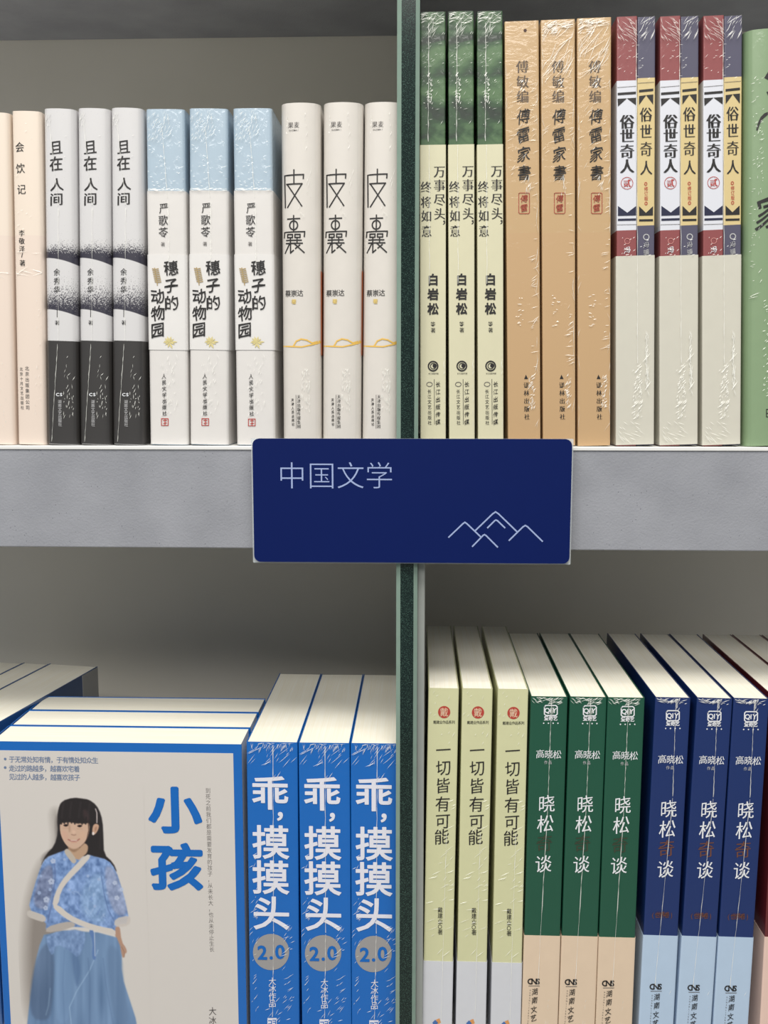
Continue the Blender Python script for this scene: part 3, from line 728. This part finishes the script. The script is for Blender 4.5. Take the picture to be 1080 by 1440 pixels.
def colour_book(name_mat, cov, bandc, label, group, TL, TRx, BL, dx, dy, seed, char_tint, sub=None):
    B = make_book('book', label, 'book', group, TL, TRx, BL, ZL, .155, lambda b: plain(name_mat, cov, .4, film=.35, strength=.12, scale=(120, 60), seed=seed), rc=.0007)
    f = B.face
    X = lambda x: x+dx; Y = lambda y: y+dy
    cx, cy = X(946), Y(1007)
    f.lines('logo_frame', [[(cx-9, cy-5), (cx-7, cy-7), (cx+7, cy-7), (cx+9, cy-5), (cx+9, cy+5), (cx+7, cy+7), (cx-7, cy+7), (cx-9, cy+5), (cx-9, cy-5)]], 1.6, WHITE)
    f.text('logo_letters', 'QIY', (cx-5, cy), (cx+5, cy), 9.5, 9.5, 'bold', WHITE)
    f.text('logo_name', '爱奇艺', (cx-6.3, cy+11), (cx+6.3, cy+11), 6.8, 6.8, 'bold', WHITE)
    f.poly('logo_dots', [[(cx+k-1.2, cy+18), (cx+k, cy+16.8), (cx+k+1.2, cy+18), (cx+k, cy+19.2)] for k in (-10, -3.3, 3.3, 10)], WHITE)
    f.text('author_name', '高晓松', (X(931), Y(1068)), (X(955), Y(1069)), 12.5, 13, 'kai', WHITE)
    f.text('author_role', '作品', (X(939), Y(1080)), (X(945), Y(1080)), 5, 5.5, 'sans', LG)
    f.chars('title', [('晓', X(940), Y(1138)), ('松', X(938.5), Y(1166)), ('谈', X(935.5), Y(1222.5))], 24.5, 26, 'kai', WHITE)
    f.chars('title_accent', [('奇', X(937), Y(1193.5))], 24, 25, 'kai', char_tint, label='dull red title character')
    if sub: f.text('subtitle', sub, (X(918), Y(1287)), (X(944), Y(1287)), 8, 9, 'hand', char_tint)
    band(B, 'belly_band', 1316, bandc, (TL[0]+BL[0])/2+20)
    f3 = face_of(B, off0=.0003)
    f3.text('publisher_mark', 'CNS', (X(916.8), Y(1387.5)), (X(928), Y(1387.5)), 11, 11, 'bold', INK)
    f3.lines('mark_rule', [[(X(915), Y(1394)), (X(930), Y(1394))]], .9, GREYINK)
    f3.chars('publisher_name', [('湖', X(923.5), Y(1402)), ('南', X(923), Y(1414)), ('文', X(922), Y(1427)), ('艺', X(921.5), Y(1439))], 9, 10, 'brush', INK)
    f3.text('publisher_latin', 'HUNANLITERATURE', (X(917), Y(1400)), (X(913.5), Y(1450)), 2.6, 3, 'sans', GREYINK)
    x0 = TL[0]
    seam(B, x0+29, 985, x0+24, 1120, .9, rnd=random.Random(seed)); seam(B, x0+24, 1122, BL[0]+22, 1385, .9, rnd=random.Random(seed+1), off=.001)
    creases(B, [(x0+14, 981, x0+44, 990, 26, 9, 25, 1), (x0+2, 981, x0+20, 988, 12, 10, -25, 1), (x0+26, 983, x0+34, 1002, 10, 12, 75, 1), (x0+20, 1395, x0+28, 1440, 4, 8, 85, .8)], seed)
    return B
RT = ink(rgb(104, 66, 54), 'dull_red_ink')
bJ = colour_book('dark_green_cover', rgb(24, 80, 60), plain('beige_band', rgb(219, 197, 172), .4, film=.5, strength=.1), 'dark green spine touching the pale yellow green books', 'dark green books with beige bands',
    (746.5, 980), 798.5, (734, 1440), -171.5, -7.5, 61, ink(rgb(58, 66, 50), 'dull_olive_ink'))
repeat(bJ, [((801.5, 979.5), (786, 1440)), ((854.5, 979.5), (838, 1440))], ['middle one of the three dark green spines with beige bands', 'dark green spine with beige band touching the navy blue spines'])
bK = colour_book('navy_blue_cover', rgb(18, 44, 100), plain('light_blue_band', rgb(178, 199, 222), .4, film=.5, strength=.1), 'navy blue spine touching the dark green books', 'navy blue books with light blue bands',
    (921.5, 981.5), 971.5, (898.5, 1440), 0, 0, 71, RT, '(世界卷)')
repeat(bK, [((980, 981.5), (951, 1440)), ((1031.5, 981.5), (1003, 1440))], ['middle one of the three navy blue spines with light blue bands', 'navy blue spine with light blue band touching the dark red books'])
bL = make_book('book', 'dark red book with pale pink band touching the navy blue spines', 'book', 'dark red books with pink bands', (1093, 985), 1143, (1069, 1440), ZL, .158, lambda B: plain('dark_red_cover', rgb(98, 30, 34), .35, film=.8, strength=.12), rc=.0007)
band(bL, 'belly_band', 1318, plain('pink_band', rgb(226, 196, 182), .4, film=.5, strength=.1), 1095, label='pale pink paper band')
repeat(bL, [((1145.5, 985), (1119, 1440)), ((1198, 985), (1170, 1440))], ['second dark red book, only its page top showing at the border', 'third dark red book, only a sliver of its page top showing at the border'])

# ================================================================== LOWER LEFT
BR = rgb(8, 100, 184)
bM = make_book('book', 'bright blue film wrapped spine touching the books that show their cover', 'book', 'bright blue books with large white titles', (346.5, 1044), 418.5, (351.7, 1440), ZL, .146,
    lambda B: plain('bright_blue_cover', BR, .4, film=.45, strength=.3, scale=(110, 160), seed=18), rc=.0007)
f = bM.face; S = lambda cx, cy: (330+cx*.361, 920+cy*.361)
WB = ink(rgb(222, 222, 232), 'bright_white_ink')
it = [('乖', *S(138, 541)), ('摸', *S(141, 733)), ('摸', *S(141, 870)), ('头', *S(143, 1009))]
f.chars('title', it, 54, 50, 'demi', WB)
f.chars('title_comma', [('，', S(163, 633)[0]+14, S(163, 633)[1]-10)], 34, 32, 'bold', WB)
f.disc('edition_disc', *S(142, 1161), 25.5, ink(rgb(152, 150, 150), 'disc_grey_ink'), label='grey disc')
f.text('edition_number', '2.0', (S(108, 1163)[0], S(0, 1163)[1]), (S(177, 1163)[0], S(0, 1160)[1]), 28, 27, 'bold', ink(BR, 'disc_blue_ink'), off=.0003)
f.chars('author_name', [('大', *S(147, 1275)), ('冰', *S(147, 1303)), ('作', *S(147, 1333)), ('品', *S(147, 1361))], 11, 11.5, 'kai', WB)
f.poly('publisher_mark', [[S(128, 1418), S(164, 1418), S(164, 1480), S(128, 1480)]], WB)
f.lines('mark_lines', [[S(132, 1428), S(144, 1428), S(144, 1440), S(132, 1440)], [S(149, 1426), S(160, 1426), S(160, 1442)], [S(150, 1434), S(158, 1434)]], 1.3, ink(BR, 'disc_blue_ink'), off=.0003)
seam(bM, S(150, 350)[0], 1048, S(152, 640)[0], 1310, 1.0); seam(bM, S(152, 1200)[0], 1312, S(148, 1400)[0], 1430, .9)
creases(bM, [(352, 1046, 412, 1056, 40, 9, 70, 1), (352, 1050, 415, 1075, 20, 16, 40, .9), (375, 1050, 392, 1100, 8, 10, 70, .9), (352, 1200, 362, 1420, 34, 9, 45, .8), (398, 1290, 412, 1420, 24, 11, 35, .8), (356, 1400, 415, 1438, 16, 10, 40, .8), (352, 1042.5, 414, 1046, 14, 9, 0, 1.6)], 81)
repeat(bM, [((419.5, 1042.5), (424.7, 1440)), ((492.8, 1042.5), (494.5, 1440))], ['middle one of the three bright blue film wrapped spines', 'bright blue film wrapped spine touching the dark glass divider'])

# --- front facing stack
a = front(-15, 1043); b_ = front(339.5, 1043); fw = b_.x-a.x; zt = a.y; fh = zt-ZL; th = .0292
fcx = (a.x+b_.x)/2
PAPERW = rgb(208, 203, 198)
def cover_book(label):
    root = empty('book', (a.x, th/2, ZL+.0002), label, 'book', 'blue bordered books facing forward', (0, 0, -math.pi/2))
    m = plain('bright_blue_cover_face', BR, .35, film=.6, strength=.05, scale=(60, 60), seed=19)
    link('cover', shell(th, fw, 0, fh, 0, .0006, .0006), m, root)
    link('page_block', mesh_of(box(-th/2+.0007, th/2-.0007, .0015, fw-.0006, .0006, fh-.0004), 'pages'), PAGES, root)
    return root
cb = cover_book('bright blue bordered book facing forward with a girl in a blue robe on its cover')
# flat print on the front board: local point = (th/2 + off, X - a.x, Z - ZL)
FC = Flat(cb, lambda px, py: (front(px, py).x-a.x, front(px, py).y-ZL), lambda u, v, off: (th/2+off, u, v))
mt = .0045
pw, phh = fw-2*mt, fh-mt-.0062
panel = link('cover_panel', mesh_of(box(th/2, th/2+.00012, .0045, fw-.0052, .005, fh-.0056), 'panel'), plain('off_white_print', PAPERW, .4, film=.4, strength=.03, scale=(50, 50), mottle=.01), cb)
panel['label'] = 'off white printed panel'
def chk(o): return o
FC.chars('cover_title', [('小', 246, 1139), ('孩', 248.5, 1219)], 75, 68, 'heavy', ink(BR, 'disc_blue_ink'), .00028, 'large blue title')
GB = ink(rgb(104, 124, 158), 'slate_blue_ink')
FC.text('tagline', '于无常处知有情，于有情处知众生', (17, 1068), (134, 1069.5), 9, 9.5, 'sans', GB, .00028)
FC.text('tagline', '走过的路越多，越喜欢宅着', (17, 1080.5), (108, 1081.5), 9, 9.5, 'sans', GB, .00028)
FC.text('tagline', '见过的人越多，越喜欢孩子', (17, 1092.5), (108.5, 1093.5), 9, 9.5, 'sans', GB, .00028)
FC.disc('bullet', 7.5, 1067.5, 1.8, GB, .00028); FC.disc('bullet', 7.5, 1079.5, 1.8, GB, .00028)
FC.text('side_text', '到死之前我们都是需要发育的孩子，从未长大，也从未停止生长', (292.5, 1112), (298, 1335), 7.5, 8.2, 'light', GREYINK, .00028)
FC.text('author_name', '大冰', (299, 1422), (299, 1435), 11, 12, 'kai', GREYINK, .00028)

# --- the printed girl: a vertex-coloured patch of the cover
def paint():
    x0, x1, y0, y1 = 18, 216, 1102, 1500; st = .8
    xs = np.arange(x0, x1+.01, st); ys = np.arange(y0, y1+.01, st)
    PX, PY = np.meshgrid(xs, ys)
    img = np.zeros(PX.shape+(3,)); img[:] = (208, 203, 198)
    rnd = np.random.RandomState(3)
    def sd(poly):
        P_ = np.array(poly, float); n = len(P_); d = np.full(PX.shape, 1e9); ins = np.zeros(PX.shape, bool)
        for i in range(n):
            ax, ay = P_[i]; bx, by = P_[(i+1) % n]
            ex, ey = bx-ax, by-ay; wx, wy = PX-ax, PY-ay
            t = np.clip((wx*ex+wy*ey)/(ex*ex+ey*ey+1e-9), 0, 1)
            d = np.minimum(d, (wx-ex*t)**2+(wy-ey*t)**2)
            c = ((ay > PY) != (by > PY)) & (PX < (bx-ax)*(PY-ay)/((by-ay) if by != ay else 1e-9)+ax)
            ins ^= c
        d = np.sqrt(d); return np.where(ins, -d, d)
    def smooth(poly, k=2):
        p = [tuple(q) for q in poly]
        for _ in range(k):
            q = []
            for i in range(len(p)):
                A, B_ = p[i], p[(i+1) % len(p)]
                q += [(A[0]*.75+B_[0]*.25, A[1]*.75+B_[1]*.25), (A[0]*.25+B_[0]*.75, A[1]*.25+B_[1]*.75)]
            p = q
        return p
    def fill(poly, col, soft=.7, alpha=1.0, k=2, tex=None):
        a_ = np.clip(.5-sd(smooth(poly, k) if k else poly)/(2*soft), 0, 1)*alpha
        c = np.array(col, float)
        cc = np.broadcast_to(c, img.shape) if tex is None else c+tex[..., None]*np.array([1, 1, 1.0])
        img[:] = img*(1-a_[..., None])+cc*a_[..., None]; return a_
    def stroke(pts, wd, col, soft=.6, alpha=1.0):
        d = np.full(PX.shape, 1e9)
        for i in range(len(pts)-1):
            ax, ay = pts[i]; bx, by = pts[i+1]; ex, ey = bx-ax, by-ay; wx, wy = PX-ax, PY-ay
            t = np.clip((wx*ex+wy*ey)/(ex*ex+ey*ey+1e-9), 0, 1); d = np.minimum(d, (wx-ex*t)**2+(wy-ey*t)**2)
        a_ = np.clip(.5-(np.sqrt(d)-wd/2)/(2*soft), 0, 1)*alpha
        img[:] = img*(1-a_[..., None])+np.array(col, float)*a_[..., None]
    def noise(sx, sy, amp, seed):
        r = np.random.RandomState(seed); g = r.rand(int((y1-y0)/sy)+4, int((x1-x0)/sx)+4)*2-1
        u = (PX-x0)/sx; v = (PY-y0)/sy; i = u.astype(int); j = v.astype(int); fu = u-i; fv = v-j
        fu = fu*fu*(3-2*fu); fv = fv*fv*(3-2*fv)
        return amp*((g[j, i]*(1-fu)+g[j, i+1]*fu)*(1-fv)+(g[j+1, i]*(1-fu)+g[j+1, i+1]*fu)*fv)
    S3 = lambda *a: [(x/3.0, 1090+y/3.0) for x, y in a]                    # wide view
    S4 = lambda *a: [(20+x/4.235, 1100+y/4.235) for x, y in a]             # figure view
    S10 = lambda *a: [(60+x/10.8, 1110+y/10.8) for x, y in a]              # head view
    # printed backdrop shade behind the figure
    fill(S4((230, 130), (265, 420), (150, 480), (60, 820), (70, 1400), (200, 1500), (260, 1500), (300, 300)), (128, 120, 114), 11, .85)
    fill(S4((255, 200), (270, 400), (190, 430), (170, 480), (300, 470), (300, 200)), (52, 46, 46), 6, .8)
    # hair mass
    fill(S4((268, 160), (285, 112), (350, 94), (420, 100), (470, 118), (505, 160), (527, 230), (532, 330), (535, 430), (590, 480), (615, 540), (590, 510), (520, 452), (440, 440), (300, 440), (215, 432), (170, 470), (160, 500),
        (190, 430), (240, 380), (262, 300), (256, 220)), (33, 29, 31), .9, k=1)
    # neck
    fill(S4((330, 360), (440, 360), (440, 420), (400, 450), (374, 480), (345, 440), (318, 405)), (184, 152, 126), .8)
    # face
    fill(S10((265, 500), (262, 620), (285, 720), (340, 830), (420, 905), (480, 918), (560, 890), (640, 815), (700, 700), (720, 560), (700, 480), (480, 440)), (202, 170, 148), .6)
    fill(S10((280, 640), (300, 740), (360, 800), (400, 700), (340, 620)), (206, 164, 144), 1.8, .6)
    fill(S10((560, 640), (660, 640), (640, 760), (560, 780)), (208, 172, 146), 1.8, .6)
    fill(S10((360, 860), (480, 925), (600, 860), (500, 960), (440, 950)), (128, 98, 76), 1.2, .6)
    # fringe
    fill(S10((225, 420), (240, 300), (275, 205), (390, 150), (500, 130), (600, 148), (690, 155), (760, 205), (800, 300), (800, 480), (760, 560), (740, 590), (715, 560), (700, 510), (650, 525), (560, 520), (510, 522), (420, 500), (330, 510), (255, 515)), (34, 29, 31), .7, k=1)
    fill(S10((620, 300), (690, 330), (720, 480), (660, 480), (610, 380)), (66, 48, 50), 2, .6)
    stroke(S10((700, 520), (712, 620), (690, 720), (640, 815), (560, 890)), .8, (84, 62, 52), .5, .8)
    for k, (fx, fy) in enumerate(((285, 528), (330, 520), (385, 530), (440, 512), (490, 528), (545, 515), (600, 532), (655, 528))):
        stroke(S10((fx+10, 430), (fx, fy)), 1.9, (34, 29, 31), .7, .95)
    stroke(S10((690, 480), (700, 620), (672, 760)), .9, (60, 42, 38), .4, .8)
    for hx in (300, 420, 560, 700): stroke(S10((hx+20, 200), (hx, 330), (hx-8, 430)), 1.6, (58, 51, 54), 1.4, .5)
    stroke(S10((860, 420), (880, 640), (870, 900)), 1.8, (52, 46, 48), 1.5, .5)
    # brows shade, eyes
    for ex, ey in ((355, 552), (565, 562)):
        fill(S10((ex-50, ey-2), (ex, ey-26), (ex+48, ey-4), (ex, ey+22)), (52, 34, 32), .5)
        fill(S10((ex-12, ey-14), (ex+16, ey-14), (ex+16, ey+12), (ex-12, ey+12)), (14, 10, 10), .4)
        stroke(S10((ex-40, ey+40), (ex+40, ey+40)), .8, (176, 138, 118), .9, .6)
    fill(S10((395, 540), (420, 540), (425, 640), (398, 660)), (150, 118, 98), 1.3, .5)
    stroke(S10((440, 690), (480, 700), (505, 690)), .9, (128, 92, 80), .6, .8)
    fill(S10((450, 620), (500, 630), (500, 675), (450, 675)), (220, 184, 162), 1.1, .6)
    stroke(S10((390, 765), (430, 785), (480, 790), (530, 780), (560, 757)), 1.6, (158, 98, 90), .5, .95)
    stroke(S10((430, 780), (520, 780)), .8, (238, 226, 216), .35, .9)
    stroke(S10((440, 812), (520, 806)), 1.0, (196, 140, 124), .6, .7)
    # ear, earring, hair clip
    fill(S10((760, 560), (800, 520), (860, 540), (850, 610), (800, 690), (750, 690)), (196, 158, 134), .6)
    fill(S10((790, 580), (830, 560), (820, 630), (790, 650)), (150, 112, 92), .7, .6)
    fill(S10((750, 650), (785, 650), (790, 690), (755, 705)), (226, 214, 208), .5)
    stroke(S10((805, 300), (825, 360), (826, 440), (825, 510)), 1.4, (202, 190, 188), .5)
    # arm and hand
    fill(S4((598, 850), (628, 850), (640, 950), (668, 990), (672, 1015), (660, 1022), (658, 1044), (644, 1046), (632, 1000), (612, 960), (600, 900)), (176, 140, 120), .7, k=1)
    stroke(S4((640, 980), (655, 1010), (655, 1040)), .5, (120, 88, 74), .4, .8)
    # skirt
    t1 = noise(9, 60, 16, 5)+noise(4, 90, 9, 6)
    fill(S4((190, 880), (600, 900), (642, 1000), (640, 1150), (690, 1300), (735, 1440), (760, 1700), (60, 1700), (80, 1400), (110, 1200), (140, 1000)), (104, 134, 172), 1, k=1, tex=t1)
    fill(S4((120, 1050), (210, 930), (245, 1050), (230, 1300), (210, 1430), (80, 1400)), (84, 106, 138), 2, .75, tex=t1*.6)
    fill(S4((340, 1000), (380, 1020), (400, 1130), (375, 1240), (350, 1120)), (78, 108, 150), 2, .6)
    fill(S4((550, 950), (640, 1010), (650, 1200), (700, 1440), (600, 1440), (560, 1200)), (98, 126, 162), 2.5, .6)
    fill(S4((255, 900), (330, 900), (350, 1200), (330, 1440), (240, 1440)), (126, 158, 198), 2.5, .5)
    stroke(S4((500, 1000), (450, 1120), (370, 1250), (330, 1340), (340, 1440)), 1.3, (156, 184, 216), .8, .7)
    stroke(S4((215, 1230), (205, 1330), (190, 1385)), 1.2, (150, 176, 204), 1.1, .5)
    stroke(S4((175, 1000), (150, 1200), (130, 1400)), 2.2, (92, 116, 150), 2, .5)
    stroke(S4((440, 1050), (452, 1180), (450, 1440)), 1.4, (88, 116, 154), 1.2, .6)
    stroke(S4((530, 1050), (545, 1200), (590, 1440)), 1.2, (88, 116, 154), 1.2, .5)
    stroke(S4((300, 1000), (290, 1200), (300, 1440)), 1.2, (92, 122, 162), 1.2, .5)
    # sash ends and peplum
    t2 = noise(5, 6, 26, 11)+noise(2.4, 3, 16, 12)
    fill(S4((190, 900), (420, 870), (425, 960), (380, 1050), (340, 1010), (250, 960), (232, 1040), (200, 990)), (116, 144, 188), 1, .9, k=1, tex=t2*.8)
    fill(S4((440, 880), (480, 885), (490, 1040), (478, 1065), (462, 1040), (470, 950)), (92, 124, 176), .8, k=1)
    stroke(S4((478, 890), (482, 1035)), 1.1, (190, 200, 216), .5, .9)
    # tunic
    fill(S4((318, 400), (250, 425), (190, 450), (160, 500), (120, 620), (80, 770), (190, 825), (190, 895), (370, 850), (600, 910), (605, 850), (690, 840), (650, 660), (605, 520), (560, 462), (470, 440), (440, 430), (372, 475)), (118, 148, 198), .9, k=1, tex=t2)
    fill(S4((165, 520), (225, 480), (240, 600), (200, 770), (110, 740), (130, 620)), (112, 116, 142), 2, .65, tex=t2*.7)
    fill(S4((545, 490), (600, 520), (650, 670), (680, 790), (610, 800), (560, 700), (540, 580)), (150, 158, 186), 2, .7, tex=t2*.6)
    fill(S4((400, 620), (520, 520), (540, 640), (560, 780), (520, 860), (400, 790)), (138, 170, 208), 4, .6, tex=t2*.6)
    stroke(S4((520, 560), (535, 660), (560, 760), (598, 830)), 1.3, (80, 106, 156), .8, .7)
    stroke(S4((240, 470), (245, 560), (230, 700), (200, 830)), 1.3, (84, 100, 146), .9, .7)
    for cx, cy, r in ((222, 592, 6.4), (192, 700, 6.2), (188, 750, 5), (232, 470, 5.4), (150, 660, 3.6), (215, 640, 3.4), (640, 640, 4.2), (600, 600, 4.6), (612, 690, 5), (505, 580, 3.4), (270, 660, 3), (440, 560, 3), (330, 640, 2.6), (480, 740, 3), (160, 560, 3), (555, 660, 2.6), (300, 460, 2.8)):
        px_, py_ = 20+cx/4.235, 1100+cy/4.235
        for k in range(5):
            t = k*1.257+cx; qx, qy = px_+math.cos(t)*r*.42, py_+math.sin(t)*r*.42
            fill([(qx+math.cos(s)*r*.34, qy+math.sin(s)*r*.34) for s in np.arange(0, 6.2, .9)], (186, 198, 222) if r > 4 or cx > 590 else (162, 182, 218), .5, .8, k=0)
    for k in range(26):
        cx, cy = rnd.uniform(260, 560), rnd.uniform(500, 840); t = rnd.uniform(0, 3.1); l = rnd.uniform(15, 45)
        if abs(cx-280) < 60 and cy < 700 and cx < 500-(cy-480)*.9: continue
        stroke(S4((cx, cy), (cx+math.cos(t)*l, cy+math.sin(t)*l)), 1.1, (92, 120, 182) if k % 2 else (170, 190, 222), .8, .5)
    # white collar, hem and cuffs
    CW = (206, 199, 192)
    fill(S4((305, 400), (322, 395), (376, 465), (355, 492), (320, 450), (298, 415)), (186, 176, 164), .6, k=1)
    fill(S4((430, 428), (462, 440), (400, 510), (330, 580), (278, 650), (262, 735), (226, 742), (240, 670), (280, 590), (340, 520)), CW, .6, k=1)
    fill(S4((226, 738), (262, 728), (330, 790), (420, 832), (520, 862), (602, 876), (606, 915), (500, 888), (400, 858), (330, 828), (262, 778)), CW, .6, k=1)
    fill(S4((195, 862), (290, 835), (345, 830), (372, 856), (300, 878), (188, 900)), (176, 168, 162), .6, k=1)
    fill(S4((80, 760), (130, 775), (190, 798), (186, 838), (110, 815), (74, 795)), (192, 186, 180), .7, k=1)
    fill(S4((600, 812), (690, 792), (694, 840), (660, 862), (596, 862)), (198, 190, 184), .8, .9, k=1)
    return xs, ys, img
xs, ys, img = paint()
def photo_patch():
    nx, ny = len(xs), len(ys); verts = []; cols = []
    A, B2 = front(xs[0], ys[0]), front(xs[-1], ys[-1])
    # an even grid on the board; every point takes the colour painted where it lies
    gx = np.linspace(front(24, 1300).x, front(208, 1300).x, nx); gz = np.linspace(A.y, max(front(100, 1490).y, ZL+.006), ny)
    for z in gz:
        for x in gx:
            px, py = project(x, 0, z)
            i = (px-xs[0])/(xs[1]-xs[0]); j = (py-ys[0])/(ys[1]-ys[0])
            i = min(max(i, 0), nx-1.001); j = min(max(j, 0), ny-1.001); i0, j0 = int(i), int(j); fi, fj = i-i0, j-j0
            c = (img[j0, i0]*(1-fi)+img[j0, i0+1]*fi)*(1-fj)+(img[j0+1, i0]*(1-fi)+img[j0+1, i0+1]*fi)*fj
            verts.append((th/2+.0002, x-a.x, z-ZL)); cols.append(c)
    faces = [(r*nx+c, (r+1)*nx+c, (r+1)*nx+c+1, r*nx+c+1) for r in range(ny-1) for c in range(nx-1)]
    me = bpy.data.meshes.new('cover_photo'); me.from_pydata(verts, [], faces); me.update()
    cols = np.clip(np.array(cols)/255, 0, 1); L_ = np.where(cols <= .04045, cols/12.92, ((cols+.055)/1.055)**2.4)
    ca = me.color_attributes.new('print', 'FLOAT_COLOR', 'POINT')
    ca.data.foreach_set('color', np.concatenate([L_, np.ones((len(L_), 1))], 1).ravel().astype(np.float32))
    m, nt, p = base_mat('printed_photo'); p.inputs['Roughness'].default_value = .4; p.inputs['Coat Weight'].default_value = .4; p.inputs['Coat Roughness'].default_value = .12
    at = N(nt, 'ShaderNodeAttribute', attribute_name='print'); nt.links.new(at.outputs['Color'], p.inputs['Base Color'])
    o = link('cover_photo', me, m, cb); o['label'] = 'printed picture of a girl in a blue floral robe'
photo_patch()
for k, lab in ((1, 'middle book of the forward facing stack, behind the one with the girl'), (2, 'rearmost book of the forward facing stack, smallest of the three page tops')):
    c = cover_book(lab); c.location = (a.x+.0004*k, th/2+k*(th+.0012), ZL+.0002)

# --- turned books at the far left
zt2 = front(346, 1044).y - .0
r1 = onz(138, 937.5, zt2); r0 = onz(0, 1016, zt2)
d = (r1-r0).normalized(); ang = math.atan2(-d.x, d.y)            # local +y runs along d
nrm = Vector((d.y, -d.x))                                       # local +x, to the right
FB = plain('deep_blue_cover', rgb(40, 84, 140), .4, film=.6, strength=.2, seed=23)
w_used = 0.0
for i, (wd, lab) in enumerate(((.0405, 'thick turned book with blue side cover, its page top running behind the forward facing stack'), (.0215, 'thinner turned book beside the thick one, only its page top showing'), (.0300, 'outermost turned book, a corner of its page top at the left border'))):
    dep = .145; back = r1 - nrm*(w_used+wd/2+.0005); fr = back-d*dep
    hh = zt2-ZL-(.0006*i)
    root = empty('book', (fr.x, fr.y, ZL+.0002), lab, 'book', 'turned books behind the forward facing stack', (0, 0, ang))
    link('cover', shell(wd, dep, 0, hh, 0, .0006, .0006), FB, root)
    link('page_block', mesh_of(box(-wd/2+.0007, wd/2-.0007, .0015, dep-.0006, .0006, hh-.0004), 'pages'), PAGES, root)
    if i == 0:
        link('cover_panel', mesh_of(box(wd/2+.00002, wd/2+.0003, dep-.024, dep-.0003, .004, hh-.0006), 'panel'), plain('pale_jacket_strip', rgb(190, 188, 182), .4, film=.5), root)['label'] = 'pale strip along the outer edge'
    w_used += wd+.0012
